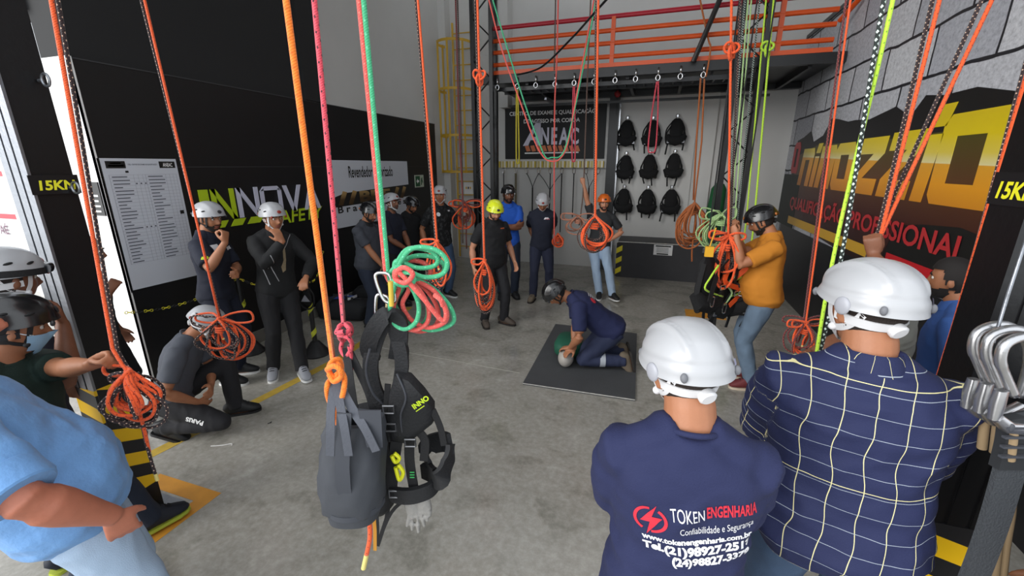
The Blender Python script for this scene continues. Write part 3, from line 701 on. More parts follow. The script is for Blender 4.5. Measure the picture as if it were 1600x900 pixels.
# reseller sign
a, b = wq(510, 250), wq(635, 252); c = wq(528, 357)
rs = empty('reseller_sign', (XW, (a.y+b.y)/2, c.z), 'white sign reading Revendedor Autorizado above golden rope lettering', 'sign')
zt, zb = a.z, wq(528, 357).z
mb = MB().box((XW-.004, a.y, zb), (XW+.012, b.y, zt)); local(rs, mb).build('panel', mat('board_white', 'c9ccd4'), rs, None)
t_ = text('lettering', 'Revendedor Autorizado', .16, (XW+.014, 0, 0), (0,1,0), (0,0,1), M_txtk, rs, bold=.003)
A, B = wq(544, 275), wq(613, 275); fit(t_, Vector((0, A.y, A.z-.03)), Vector((0, B.y, A.z+.15)), rs.location)
mb = MB().prism([(a.y+.02, wq(520,325).z), (b.y, wq(520,325).z+.04), (b.y, wq(520,299).z+.02), (a.y+.9, wq(520,299).z-.02), (a.y+.3, wq(520,299).z-.04), (a.y+.02, wq(520,299).z-.1)], (XW+.012,0,0), (0,1,0), (0,0,1), .002); local(rs, mb).build('black_band', M_txtk, rs, None)
def goldm():
    m, t, bs, N, L = nodes('gold_print'); tc = N('TexCoord'); sx = N('SeparateXYZ'); L(tc.outputs['Object'], sx.inputs[0])
    mr = N('MapRange'); L(sx.outputs[2], mr.inputs[0]); mr.inputs[1].default_value = .42; mr.inputs[2].default_value = .85
    r = ramp(N, [(0,'4a3418'),(.35,'c9a468'),(.6,'8a6a3a'),(1,'33230f')]); L(mr.outputs[0], r.inputs[0]); L(r.outputs[0], bs.inputs['Base Color']); return m
GP = goldm(); z0, z1 = wq(520,322).z, wq(520,302).z; L_ = b.y-a.y
for u in (.06, .17, .74, .85):
    mb = MB().prism([(a.y+L_*u, z0), (a.y+L_*(u+.045), z0-.01), (a.y+L_*(u+.105), z1), (a.y+L_*(u+.06), z1+.02)], (XW+.0145,0,0), (0,1,0), (0,0,1), .003); local(rs, mb).build('rope_print', GP, rs, None)
t_ = text('lettering', 'BRF', .3, (XW+.0178, 0, 0), (0,1,0), (0,0,1), GP, rs, bold=.014)
fit(t_, Vector((0, a.y+L_*.30, z0+.01)), Vector((0, a.y+L_*.70, z1)), rs.location)
t_ = text('lettering', 'Brazil Ropes', .16, (XW+.014, 0, 0), (0,1,0), (0,0,1), M_txtk, rs, bold=.004, spacing=1.5)
fit(t_, Vector((0, a.y+L_*.05, wq(520,330).z-.08)), Vector((0, a.y+L_*.93, wq(520,330).z+.06)), rs.location)
q = wq(655, 283); o = MB().box((-.005, -.17, -.12), (.006, .17, .12)).build('exit_sign', mat('exit_pale', 'b9c2b0', .5)); o.location = (XW, q.y, q.z); tag(o, 'small green emergency exit sign on the black wall', 'sign')
mb = MB().box((.006, -.15, -.1), (.008, .02, .1)); mb.build('pictogram', mat('exit_green', '14532e'), o, None)
mb = MB().prism([(-.12,0),(-.07,.05),(-.07,.02),(-.02,.02),(-.02,-.02),(-.07,-.02),(-.07,-.05)], (.008,0,0), (0,1,0), (0,0,1), .001); mb.build('arrow', M_txtw, o, None)
mb = MB().prism([(.05,-.08),(.08,-.08),(.1,0),(.13,-.05),(.14,-.03),(.11,.04),(.13,.07),(.08,.06),(.06,.01)], (.006,0,0), (0,1,0), (0,0,1), .002); mb.build('running_figure', mat('exit_green', '14532e'), o, None)
# notice on the white wall end, ring bolts, orange marks
q = py_(150, 311, YE-.01); o = MB().box((-.07, -.006, -.145), (.07, .003, .145)).build('black_notice', M_txtk); o.location = (q.x, YE-.004, q.z); tag(o, 'small black notice with white lines on the white end of the wall', 'sign')
for k in range(4):
    mb = MB().box((-.05, -.008, .02-.045*k), (.04-.01*(k % 2), -.006, .035-.045*k)); mb.build('print_line', M_txtw, o, None)
mb = MB().box((-.05, -.008, .09), (-.02, -.006, .12)); mb.build('logo_mark', mat('logo_brown', '9a6a1e'), o, None)
for px, py in ((75, 127), (118, 293)):
    q = px_(px, py, -2.83); o = MB().tube([Vector((.03+.028*math.cos(t), 0, .028*math.sin(t))) for t in np.linspace(0, 2*PI, 20, endpoint=False)], .006, 7, closed=True).cyl((-.022,0,0), (.003,0,0), .008).build('eye_bolt', M_steel); o.location = (-2.828, max(1.3, min(1.40, q.y)), q.z)
    tag(o, 'steel eye bolt on the left black column, %s' % ('near the top of the white wall end' if py < 200 else 'beside the 15KN plate'), 'eye bolt')
# ------------------------------------------------------------------ people: surface tools
def remesh(mb, name, mats, voxel, smooth=3, fac=.5, wr=0, wsc=(9,9,9), seed=0, parent=None, post=None):
    """fuse the overlapping pieces of mb into one continuous skin"""
    me = mb.mesh(name, mats[0]); o = bpy.data.objects.new(name, me); TMP.collection.objects.link(o)
    m = o.modifiers.new('r', 'REMESH'); m.mode = 'VOXEL'; m.voxel_size = voxel
    if smooth:
        s = o.modifiers.new('s', 'SMOOTH'); s.iterations = smooth; s.factor = fac
    r = bpy.data.meshes.new_from_object(o.evaluated_get(tmpdg()))
    bpy.data.objects.remove(o); bpy.data.meshes.remove(me)
    n = len(r.vertices)
    if wr:
        r.update(); co_ = np.empty(n*3); r.vertices.foreach_get('co', co_); co_ = co_.reshape(-1, 3)
        no = np.empty(n*3); r.vertex_normals.foreach_get('vector', no); no = no.reshape(-1, 3)
        d = np.empty(n); off = Vector((seed*3.1, seed*1.7, seed*.9)); sx, sy_, sz = wsc
        for i in range(n):
            p = co_[i]; q = Vector((p[0]*sx, p[1]*sy_, p[2]*sz))+off
            a = noise.noise(q); b = noise.noise(q*2.3+Vector((5, 1, 3)))
            d[i] = (1-abs(a)*2.2)*.6+b*.5
        co_ = co_+no*(d*wr)[:, None]; r.vertices.foreach_set('co', co_.ravel())
    r.name = name; r.materials.clear()
    for q in mats: r.materials.append(q)
    r.polygons.foreach_set('use_smooth', [True]*len(r.polygons))
    if post: post(r)
    r.update(); return link(name, r, parent)
# head ----------------------------------------------------------------
HN, HM = 72, 50
def headgrid(off=0):
    u = np.linspace(0, 2*PI, HN, endpoint=False); v = np.linspace(-PI/2+.03, PI/2-.03, HM)
    U_, V_ = np.meshgrid(u, v); dx, dy, dz = np.sin(U_)*np.cos(V_), np.cos(U_)*np.cos(V_), np.sin(V_)
    x, y, z = .076*dx, .098*dy, .120*dz
    k = np.clip((-.015-z)/.10, 0, 1)
    x = x*(1-.22*k); y = np.where(y < 0, y*(1-.45*k), y*(1+.10*k))
    y = np.where(y > .062, .062+(y-.062)*.72, y)
    fr = np.clip(dy*2.0, 0, 1)
    g = lambda cx, cz, a, b: np.exp(-((x-cx)/a)**2-((z-cz)/b)**2)
    two = lambda cx, cz, a, b: g(cx, cz, a, b)+g(-cx, cz, a, b)
    f = .027*g(0, -.030, .0125, .017)+.015*g(0, -.006, .010, .024)+.007*two(.013, -.036, .008, .009)
    f += .008*two(.030, .022, .022, .009)-.012*two(.031, .004, .015, .010)+.005*two(.042, -.028, .018, .018)
    f += .008*g(0, -.060, .024, .006)+.008*g(0, -.072, .020, .006)-.005*g(0, -.0655, .022, .003)-.004*g(0, -.083, .02, .006)+.011*g(0, -.103, .02, .013)
    y = y+f*fr
    z = z-.010*np.clip(dy, 0, 1)*k
    n = np.sqrt(dx**2+dy**2+dz**2)
    return np.stack([x+dx*off, y+dy*off, z+dz*off], -1)
HG = headgrid()
def head_mb(M, mb):
    i = len(mb.v); R = []
    for r in HG:
        R.append(len(mb.v)); mb.v += [M @ Vector(p) for p in r]
    mb.skin(R, HN)
    for s in (-1, 1):
        mb.ball(M @ Vector((s*.077, -.008, -.012)), (.009, .019, .032), 12, 10, M.to_3x3() @ Matrix.Rotation(s*-.35, 3, 'Z') @ Matrix.Rotation(.15, 3, 'X'))
def head_patch(test, off):
    G = headgrid(off); mb = MB(); idx = {}
    for j in range(HM-1):
        for k in range(HN):
            q = [(j, k), (j, (k+1) % HN), (j+1, (k+1) % HN), (j+1, k)]
            if all(test(*HG[a]) for a in q):
                f = []
                for a in q:
                    if a not in idx: idx[a] = len(mb.v); mb.v.append(Vector(G[a]))
                    f.append(idx[a])
                mb.face(f)
    return mb
def t_hair(x, y, z): return (z > .062 and y < .075) or (y < .0 and z > -.06) or (y < .035 and z > .035) or (.0 <= y < .022 and abs(x) > .05 and z > -.03)
def t_beard(x, y, z):
    if z > -.042 or y < -.005: return False
    if abs(x) < .023 and -.079 < z < -.056 and y > .05: return False
    if abs(x) > .032 and z > -.05 and y > .045: return False
    return True
def t_lips(x, y, z): return abs(x) < .024 and -.077 < z < -.055 and y > .05
bm_ = bmesh.new()
hv = [[bm_.verts.new(p) for p in r] for r in HG]
for j in range(HM-1):
    for k in range(HN): bm_.faces.new((hv[j][k], hv[j][(k+1) % HN], hv[j+1][(k+1) % HN], hv[j+1][k]))
bm_.normal_update(); HBVH = BVHTree.FromBMesh(bm_)
def on_head(p, off=.004):
    c, n, _, _ = HBVH.find_nearest(Vector(p)); s = (c-Vector((0, 0, 0))).normalized()
    if n.dot(s) < 0: n = -n
    return c+n*off, n
# helmet --------------------------------------------------------------
HC, HR = Vector((0, -.006, .028)), Vector((.112, .138, .118))
def helm_pt(u, e, sc=1.0, ridge=True):
    d = Vector((math.sin(u)*math.cos(e), math.cos(u)*math.cos(e), math.sin(e)))
    p = Vector((HR.x*d.x, HR.y*d.y, HR.z*d.z))*sc
    if ridge and e > .05:
        w = math.exp(-((abs(p.x)-.052)/.009)**2)*max(0, min(1, (p.z-.035)/.03)); p += d*(.0085*w)
        w = (1 if abs(p.x) < .045 else 0)*max(0, min(1, (p.z-.05)/.03)); p += d*(.004*w)
        w = math.exp(-((p.z-.030)/.008)**2); p += d*(-.003*w)
    return HC+p
def helmet_obj(parent, M, m, strap, accent=None, near=False, sticker=False, brim=False):
    n, rows = (112, 40) if near else (40, 12); mb = MB(); R = []
    def rim(u):
        c = math.cos(u); return .10*max(c, 0)-.16*max(-c, 0)-.10*(1-abs(c))
    for j in range(rows+1):
        i = len(mb.v); t = j/rows
        for k in range(n):
            u = 2*PI*k/n; e0 = rim(u); e = e0+(PI/2-.02-e0)*t**.9
            s = 1.0+(.03 if j == 0 else .012 if j == 1 else 0)+(.05*max(0, math.cos(u))**3 if brim and j < 2 else 0)
            mb.v.append(helm_pt(u, e, s))
        R.append(i)
    for j in range(rows, -1, -1):
        i = len(mb.v); t = j/rows
        for k in range(n):
            u = 2*PI*k/n; e0 = rim(u); e = e0+(PI/2-.02-e0)*t**.9; mb.v.append(helm_pt(u, e, .93, False))
        R.append(i)
    mb.skin(R, n, closed=True)
    h = mb.build('helmet', m, parent, 50); h.matrix_local = M
    S = strap; 
    def strapline(name, pts, w=.021 if near else .017):
        P, Nn = [], []
        for q in crom(pts, 5):
            c, nn = on_head(q, .0045); P.append(c); Nn.append(nn)
        MB().ribbon(P, w, .003, normals=Nn).build(name, S, h)
    for s in (-1, 1):
        strapline('chin_strap', [(s*.082,.052,.02),(s*.08,.046,-.03),(s*.072,.040,-.065),(s*.05,.058,-.10),(s*.02,.075,-.122),(0,.078,-.126)])
        strapline('neck_strap', [(s*.074,-.060,.0),(s*.08,-.035,-.035),(s*.078,.0,-.058),(s*.07,.035,-.068)])
        c, nn = on_head((s*.07,.038,-.066), .008)
        MB().ball(c, (.012, .012, .012), 10, 6).build('strap_clip', S, h)
        for uu in (.62, 2.45):
            p = helm_pt(s*uu, -.0, 1.035, False); MB().ball(p, (.009, .009, .013), 10, 8).build('lamp_clip', accent or mat('clip_grey', '6a6b70', .4), h)
        if near:
            p = helm_pt(s*1.75, -.06, 1.01, False); MB().ball(p, (.008, .022, .026), 16, 10, Matrix.Rotation(-s*.18, 3, 'Z')).build('side_cover', mat('clip_grey2', '9b9ca3', .4), h)
    # headband and dial behind
    P, Nn = [], []
    for t in np.linspace(-1.75, 1.75, 15):
        c, nn = on_head((math.sin(PI+t)*.08, math.cos(PI+t)*.1, -.018-.016*math.cos(t)), .007); P.append(c); Nn.append(nn)
    MB().ribbon(P, .028, .004, normals=Nn).build('headband', S, h)
    c, nn = on_head((0, -.1, -.036), .012)
    d = MB().lathe([(.021,-.008),(.023,-.002),(.023,.008),(.018,.013),(.001,.013)], 24, c, nn); d.build('adjuster_dial', S, h)
    if not near:
        dk = mat('vent_dark', '0a0a0b', .8)
        for s in (-1, 1):
            for uu, e in ((1.15, .42), (1.75, .45), (2.3, .42)):
                p = helm_pt(s*uu, e, 1.0); MB().ball(p, (.006, .017, .006), 10, 6, Matrix.Rotation(-s*(uu-PI/2), 3, 'Z') @ Matrix.Rotation(.3, 3, 'X')).build('vent', dk, h)
    if sticker:
        u, e = sticker; P0 = helm_pt(u, e, 1.0); P = []
        mb = MB()
        for b in range(5):
            for a in range(5): mb.v.append(helm_pt(u+(a-2)*.034, e+(b-2)*.034, 1.03, False))
        for b in range(4):
            for a in range(4): mb.face((b*5+a, b*5+a+1, b*5+a+6, b*5+a+5))
        mb.build('sticker', mat('sticker_grey', '8e8ea6', .5), h)
    p = helm_pt(0, .42, 1.0); 
    MB().ball(p, (.020, .006, .016), 14, 8, Matrix.Rotation(.45, 3, 'X')).build('front_badge', accent or mat('badge_dark', '5a2420', .4), h)
    return h
# hands ---------------------------------------------------------------
def hand(mb, w, d, nrm, right, curl=.25, thumb_in=.3, spread=.05, sc=1.0):
    d = d.normalized(); nrm = (nrm-d*nrm.dot(d)).normalized(); th = d.cross(nrm)*(1 if right else -1)
    q = lambda a, b, c: w+(d*a+th*b+nrm*c)*sc
    mb.loft([q(-.02,0,0), q(.012,0,0), q(.04,.003,.001), (q(.068,.002,.002)), q(.092,0,.003)], [(.021*sc,.026*sc), (.018*sc,.030*sc), (.016*sc,.039*sc), (.014*sc,.042*sc), (.011*sc,.038*sc)], 14, up=th)
    for k, (o, L) in enumerate(((.031,.070),(.0105,.079),(-.0105,.073),(-.031,.058))):
        p = q(.080, o, .002); dirv = (d+th*(o*spread/.031*2)).normalized(); c = [p]; ax = th
        for j, (fr, ang) in enumerate(((.46, .75), (.30, 1.05), (.24, .7))):
            a = curl*ang*(1+.08*k)
            dirv = (dirv*math.cos(a)+nrm*math.sin(a)).normalized() if j == 0 else (lambda dv: dv)(dirv)
            if j:
                nn = (nrm-dirv*nrm.dot(dirv)); 
                # rotate dirv about the finger axis
                dirv = Quaternion(dirv.cross(nrm).normalized() if dirv.cross(nrm).length > .05 else -ax if False else bend_ax, a) @ dirv
            else:
                bend_ax = d.cross(nrm).normalized()
            p = p+dirv*(L*fr*sc); c.append(p)
        mb.loft([c[0]-d*.012*sc]+c+[c[-1]+dirv*.004*sc], [.0098*sc, .0098*sc, .0092*sc, .0086*sc, .0078*sc, .004*sc], 9, up=th)
    a = thumb_in; t0 = q(.018, .024, .004); dv = (d*.62+th*(.78-.5*a)+nrm*(.15+.75*a)).normalized()
    t1 = t0+dv*.036*sc; dv2 = (dv+d*.35-th*.35*a+nrm*.1*a).normalized(); t2 = t1+dv2*.031*sc; t3 = t2+(dv2+d*.15).normalized()*.024*sc
    mb.loft([t0, t1, t2, t3], [.015*sc, .0125*sc, .0108*sc, .007*sc], 10, up=nrm)
# skeleton ------------------------------------------------------------
def ik(a, t, l1, l2, hint):
    v = t-a; L = v.length; mx = (l1+l2)*.998
    if L > mx: t = a+v*(mx/L); v = t-a; L = mx
    if L < abs(l1-l2)+.02: L = abs(l1-l2)+.02
    d = v.normalized(); x = (l1*l1-l2*l2+L*L)/(2*L); h = math.sqrt(max(0, l1*l1-x*x))
    hh = Vector(hint); hh = hh-d*hh.dot(d)
    if hh.length < 1e-4: hh = d.orthogonal()
    return a+d*x+hh.normalized()*h, t
TORSO = [(-.125,.05,.05,0),(-.09,.135,.095,0),(-.03,.160,.112,-.005),(.04,.158,.110,0),(.11,.146,.102,.006),(.19,.143,.100,.008),(.28,.155,.106,.008),(.36,.170,.108,.002),(.425,.172,.098,-.006),(.47,.140,.080,-.012),(.51,.085,.065,-.014),(.545,.058,.058,-.012)]
SKINS = {'light': 'bd8466', 'tan': 'a06a4b', 'brown': '784b34', 'dark': '5a3828', 'pink': 'b06c54'}
def person(label, loc, az, k=1.0, skin='tan', pelvis=(0,0,.93), lean=(2,4), roll=0, twist=0, head=(0,8), aR=None, aL=None, lR=None, lL=None,
           shirt=None, pants=None, shoes=None, helmet=None, beard=None, hair='1c1512', fat=0, wide=1.0, vox=.0085, near=False, collar=None, group='people watching the rescue drill', head_only=False):
    loc = Vector(loc); vd = Vector((loc.x, loc.y)).normalized(); to = -vd; ri = Vector((vd.y, -vd.x)); a = math.radians(az)
    dv = to*math.cos(a)+ri*math.sin(a); rz = math.atan2(dv.y, dv.x)-PI/2
    MW = Matrix.Translation(loc) @ Matrix.Rotation(rz, 4, 'Z') @ Matrix.Scale(k, 4); MI = MW.inverted()
    fw = -loc.x*sy+loc.y*cy
    def tgt(t):
        if t[0] == 'px': return MI @ pf(t[1], t[2], fw+(t[3] if len(t) > 3 else 0))
        if t[0] == 'w': return MI @ Vector(t[1])
        return Vector(t)
    pv = Vector(pelvis)
    l0, l1 = lean
    def fr(s):
        t = max(0, min(1, s/.5)); return Matrix.Rotation(math.radians(twist*t), 3, 'Z') @ Matrix.Rotation(-math.radians(l0+(l1-l0)*t), 3, 'X') @ Matrix.Rotation(math.radians(roll), 3, 'Y')
    def sp_pt(s):
        if s <= 0: return pv+fr(0) @ Vector((0, 0, s))
        p = pv.copy(); n = max(1, int(s/.03)); ds = s/n
        for i in range(n): p += fr((i+.5)*ds) @ Vector((0, 0, ds))
        return p
    def torso(mb, inf, s0, s1, n=28, extra=0):
        cs, R = [], []
        rows = [r for r in TORSO if s0-.001 <= r[0] <= s1+.001]
        def at(s):
            for (a0, *A), (b0, *B) in zip(TORSO, TORSO[1:]):
                if a0 <= s <= b0: t = (s-a0)/(b0-a0); return [s]+[p+(q-p)*t for p, q in zip(A, B)]
            return list(TORSO[0 if s < 0 else -1])
        ss = [s0]+[r[0] for r in TORSO if s0 < r[0] < s1]+[s1]
        for s in ss:
            _, hw, hd, yo = at(s); f = fat*math.exp(-((s-.10)/.14)**2); hw = hw*wide+f*.55+inf; hd = hd*(1+(wide-1)*.6)+f*.75+inf; yo = yo+f*.6
            if extra and s < .02: hw += extra; hd += extra
            m = fr(s); c = sp_pt(s)+m @ Vector((0, yo, 0))
            R.append(mb.ring(c, hw, hd, m @ Vector((1,0,0)), m @ Vector((0,1,0)), n, 2.4))
        mb.skin(R, n)
    ch = fr(.46); c7 = sp_pt(.53)
    sh = {s: sp_pt(.445)+ch @ Vector((s*.166*wide, -.008, 0)) for s in (1, -1)}
    hy, hp = math.radians(head[0]), math.radians(head[1]); hroll = math.radians(head[2]) if len(head) > 2 else 0
    HMx = Matrix.Rotation(hy, 3, 'Z') @ Matrix.Rotation(-hp, 3, 'X') @ Matrix.Rotation(hroll, 3, 'Y')
    nb = c7+(ch @ Vector((0, 0, 1)))*.02
    hc = nb+(ch @ Vector((0,.03,.06)))*.6+HMx @ Vector((0,.024,.098))
    HM4 = Matrix.Translation(hc) @ HMx.to_4x4()
    def defarm(s): return dict(t=(s*.27*wide, .06, .86+pv.z-.93), hint=(s*.5,-1,0), n=(-s,.2,0), curl=.35)
    arms = {1: {**defarm(1), **(aR or {})}, -1: {**defarm(-1), **(aL or {})}}
    legs = {1: {**dict(t=(.105,0,.085), hint=(.1,1,0), fd=(.18,1,0)), **(lR or {})}, -1: {**dict(t=(-.105,0,.085), hint=(-.1,1,0), fd=(-.18,1,0)), **(lL or {})}}
    body = MB(); torso(body, 0, -.125, .545)
    nk = 1.16 if near else 1.03
    body.loft([c7-(ch @ Vector((0,0,.05))), nb, (nb+hc)/2+HMx @ Vector((0,-.012,-.02)), hc+HMx @ Vector((0,-.012,-.04))], [.066*(wide*.5+.5), .060*nk, .057*nk, .052*nk], 18, up=(0,1,0))
    def trap(mb, g, nn_=4):
        for s in (1, -1):
            mb.loft([sp_pt(.47)+ch @ Vector((s*.135*wide,-.012,-.005)), sp_pt(.515)+ch @ Vector((s*.085,-.016,-.012)), sp_pt(.55)+ch @ Vector((s*.035,-.012,-.012)), sp_pt(.565)+ch @ Vector((0,-.012,-.012))][:nn_], [(.046+g, .04+g), (.05+g, .04+g), (.042+g, .038+g), (.045+g, .05+g)][:nn_], 14, up=ch @ Vector((0,0,1)))
    trap(body, 0); head_mb(HM4, body)
    J = {}
    for s, A in arms.items():
        if 'el' in A: A['hint'] = tgt(A['el'])-sh[s]
        el, wr = ik(sh[s], tgt(A['t']), .295, .26, A['hint']); J[s] = (sh[s], el, wr); f = A.get('thick', 1.0)*(1+(wide-1)*.7)
        d = (wr-el).normalized()
        body.loft([sh[s]-ch @ Vector((s*.05,0,0)), sh[s]+(el-sh[s])*.08, sh[s]+(el-sh[s])*.4, el-(el-sh[s]).normalized()*.04], [.052*f, .060*f, .051*f, .041*f], 16)
        body.loft([el-(el-sh[s]).normalized()*.06, el, el+d*.05, el+d*.10, wr-d*.06, wr+d*.005], [.041*f, .0395*f, .0435*f, .042*f, .030*f, .0235*f], 16)
        hd = Vector(A['d']) if 'd' in A else d
        if 'dw' in A: hd = (MI.to_3x3() @ Vector(A['dw'])).normalized()
        nn = Vector(A['n']) if 'nw' not in A else (MI.to_3x3() @ Vector(A['nw'])).normalized()
        hand(body, wr, hd, nn, s == 1, A['curl'], A.get('thumb', .4 if A['curl'] < 1 else .9), sc=A.get('hs', 1.0))
    K = {}
    for s, A in legs.items():
        hip = pv+fr(0) @ Vector((s*.088*wide, 0, -.03)); kn, an = ik(hip, tgt(A['t']), .43, .42, A['hint']); K[s] = (hip, kn, an)
        fdir = Vector(A['fd']).normalized()
        th_ = (kn-hip).normalized(); sh_ = (an-kn).normalized()
        body.loft([hip-th_*.03, hip+(kn-hip)*.2, hip+(kn-hip)*.6, kn+th_*.005], [.08, .082, .065, .05], 16, up=(1,0,0))
        body.loft([kn-sh_*.02, kn+(an-kn)*.3, kn+(an-kn)*.75, an+sh_*.01], [.048, .054, .036, .034], 16, up=(1,0,0)).ball(kn, .05)
        u = Vector((0,0,1)) if abs(fdir.z) < .7 else (an-kn).normalized()*-1
        u = (u-fdir*u.dot(fdir)).normalized()
        body.loft([an-fdir*.05-u*.045, an-u*.03, an+fdir*.09-u*.05, an+fdir*.16-u*.062], [(.028,.03), (.034,.045), (.040,.026), (.03,.014)], 12, up=u)
        K[s] += (fdir, u)
    sk = mat('skin_'+skin, SKINS[skin], .55, var=.12, vscale=30, bump=.08, bscale=180)
    lip = mat('lips_'+skin, {'light':'b06a5c','tan':'96574a','brown':'6e4038','dark':'56342c','pink':'b0645a'}[skin], .5)
    HI = HM4.inverted()
    def lips(r):
        n = len(r.polygons); c = np.empty(n*3); r.polygons.foreach_get('center', c); c = c.reshape(-1, 3)
        A = np.array(HI); q = c @ A[:3, :3].T+A[:3, 3]
        m = (np.abs(q[:, 0]) < .023) & (q[:, 2] < -.054) & (q[:, 2] > -.078) & (q[:, 1] > .05)
        r.polygons.foreach_set('material_index', m.astype('i4'))
    root = remesh(body, 'person', [sk, lip], vox, 2, .4, post=lips)
    root.location = loc; root.rotation_euler = (0, 0, rz); root.scale = (k,)*3
    tag(root, label, 'person', group)
    # face
    ew, ei = mat('eye_white', 'd8d4cc', .3), mat('eye_iris', '1d120c', .2)
    for s in (-1, 1):
        e = MB(); e.ball((0,0,0), .0112, 14, 10); nE = len(e.f); e.cur = 1
        e.lathe([(.0058,.0098),(.0055,.0112),(.0005,.0120)], 14, (0,0,0), (0,1,0)); eo = e.build('eye', [ew, ei], root, 180)
        eo.matrix_local = HM4 @ Matrix.Translation((s*.031, .0735, .004))
        if not near:
            P = [on_head((s*x, .085, z), .003)[0] for x, z in ((.012,.020),(.024,.026),(.036,.026),(.047,.018))]
            bo = MB().tube(crom(P, 4), [.0025]+[.0038]*11+[.002], 6, uvlen=False).build('eyebrow', mat('hair_'+hair, hair, .8), root); bo.matrix_local = HM4
    if hair:
        ho = head_patch(t_hair, .006).build('hair', mat('hair_'+hair, hair, .8, bump=.6, bscale=300), root, 180); ho.matrix_local = HM4
    if beard:
        bo = head_patch(t_beard, .0045).build('beard', mat('beard_'+beard, beard, .85, bump=.6, bscale=300), root, 180); bo.matrix_local = HM4
    out = dict(root=root, M=MW, J=J, K=K, HM=HM4, sp=sp_pt, fr=fr, ch=ch)
    # trousers
    sd = (hash(label) if False else sum(map(ord, label))) % 97
    if pants:
        p = MB(); torso(p, .011, -.125, .06)
        for s in (1, -1):
            hip, kn, an, fd, u = K[s]; d = (an-kn).normalized(); cuff = an-d*.0
            th_ = (kn-hip).normalized()
            p.loft([hip-th_*.04, hip+(kn-hip)*.2, hip+(kn-hip)*.6, kn+th_*.0], [.098, .102, .084, .069], 18, up=(1,0,0)).ball(kn, .069)
            p.loft([kn-d*.02, kn+(an-kn)*.3, kn+(an-kn)*.7, an+d*.0, an+d*.015], [.067, .071, .064, .062, .061], 18, up=(1,0,0))
        out['pants'] = remesh(p, 'trousers', [pants], .010, 4, .5, .007, (11, 11, 6), sd, root)
    if shirt:
        sm, slv = shirt[0], shirt[1]; hem = shirt[2] if len(shirt) > 2 else -.095
        p = MB(); torso(p, .019, hem, .515, extra=.012)
        p.loft([sp_pt(.48)-(ch @ Vector((0,.010,0))), sp_pt(.52)-(ch @ Vector((0,.012,0))), sp_pt(.538)-(ch @ Vector((0,.012,0)))], [(.12,.095), (.085,.085), (.072,.074)], 22, up=ch @ Vector((0,1,0)))
        trap(p, .014, 3)
        for s in (1, -1):
            p.ball(J[s][0]-ch @ Vector((s*.012,0,.0)), (.071*(wide*.5+.5),.068,.071), 16, 10, ch)
            a0, el, wr = J[s]; f = arms[s].get('thick', 1.0)*(1+(wide-1)*.7); d1 = (el-a0).normalized(); d2 = (wr-el).normalized(); 
            base = [a0-ch @ Vector((s*.07,0,.005)), a0+d1*.0, a0+d1*.06]
            rb = [.064*f, .074*f, .071*f]
            S_ = slv if not isinstance(slv, dict) else slv[s]
            if S_ <= 1: p.loft(base+[a0+(el-a0)*(.5+.5*S_)*.6, a0+(el-a0)*S_], rb+[.068*f, .066*f], 18)
            else:
                e = (S_-1)
                p.loft(base+[a0+(el-a0)*.5, el-d1*.05], rb+[.064*f, .057*f], 18)
                p.loft([el-d1*.08, el, el+d2*.06, el+(wr-el)*max(.3, e*.8), el+(wr-el)*e], [.056*f, .056*f, .057*f, .05*f, .045*f], 18)
        out['shirt'] = remesh(p, 'shirt', [sm], .009 if near else .0105, 4, .5, .014 if near else .0075, (7, 7, 10), sd+3, root)
        if collar:
            cm = MB(); cc = sp_pt(.548)-(ch @ Vector((0,.010,0))); X, Yv, Z = (ch @ Vector(q) for q in ((1,0,0),(0,1,0),(0,0,1)))
            R = []
            for rr_, zz in ((.064,.020),(.068,.028),(.075,.020),(.092,-.028),(.086,-.032),(.072,-.012)):
                i = len(cm.v)
                for q in range(24):
                    t = 2*PI*q/24; drop = -.03*max(0, math.cos(t))**2*(1 if zz < .03 else .6)
                    cm.v.append(cc+X*(rr_*1.05*math.sin(t))+Yv*(rr_*1.08*math.cos(t)+.002)+Z*(zz+drop))
                R.append(i)
            cm.skin(R, 24, closed=True); cm.build('collar', collar, out['shirt'], 60)
        else:
            cm = MB(); cc = sp_pt(.543)-(ch @ Vector((0,.010,0))); X, Yv, Z = (ch @ Vector(q) for q in ((1,0,0),(0,1,0),(0,0,1)))
            cm.tube([cc+X*(.070*math.sin(t))+Yv*(.074*math.cos(t))-Z*(.016*math.cos(t)) for t in np.linspace(0, 2*PI, 28, endpoint=False)], .008, 8, closed=True); cm.build('neckband', sm, out['shirt'], 60)
    if shoes:
        um, so = shoes
        for s in (1, -1):
            hip, kn, an, fd, u = K[s]; sd_ = fd.cross(u)
            q = lambda a, b: an+fd*a+u*b
            x = MB(); x.loft([q(-.085,-.035), q(-.07,-.025), q(-.02,.0), q(.03,-.008), q(.08,-.028), q(.13,-.04), q(.17,-.05), q(.185,-.06)], [(.02,.03), (.036,.048), (.042,.07), (.044,.062), (.047,.044), (.048,.032), (.038,.022), (.018,.012)], 18, up=u, sq=2.4)
            so_ = x.build('shoe', um, root, 60)
            y = MB(); O = [(-.088,.02),(-.07,.036),(-.02,.040),(.05,.045),(.12,.051),(.165,.042),(.19,.02)]
            pts = [(a_, b_) for a_, b_ in O]+[(a_, -b_) for a_, b_ in O[::-1]]
            y.prism(pts, an-u*.086, fd, sd_, -.02 if fd.cross(sd_).dot(u) < 0 else .02); y.build('sole', so, so_, 50)
            if near or True:
                z = MB()
                for kk in range(3): z.tube([q(.055+.022*kk, .036-.013*kk)+sd_*-.022, q(.06+.022*kk, .042-.0135*kk), q(.055+.022*kk, .036-.013*kk)+sd_*.022], .0035, 6)
                z.build('laces', mat('lace_dark', '202022', .8), so_)
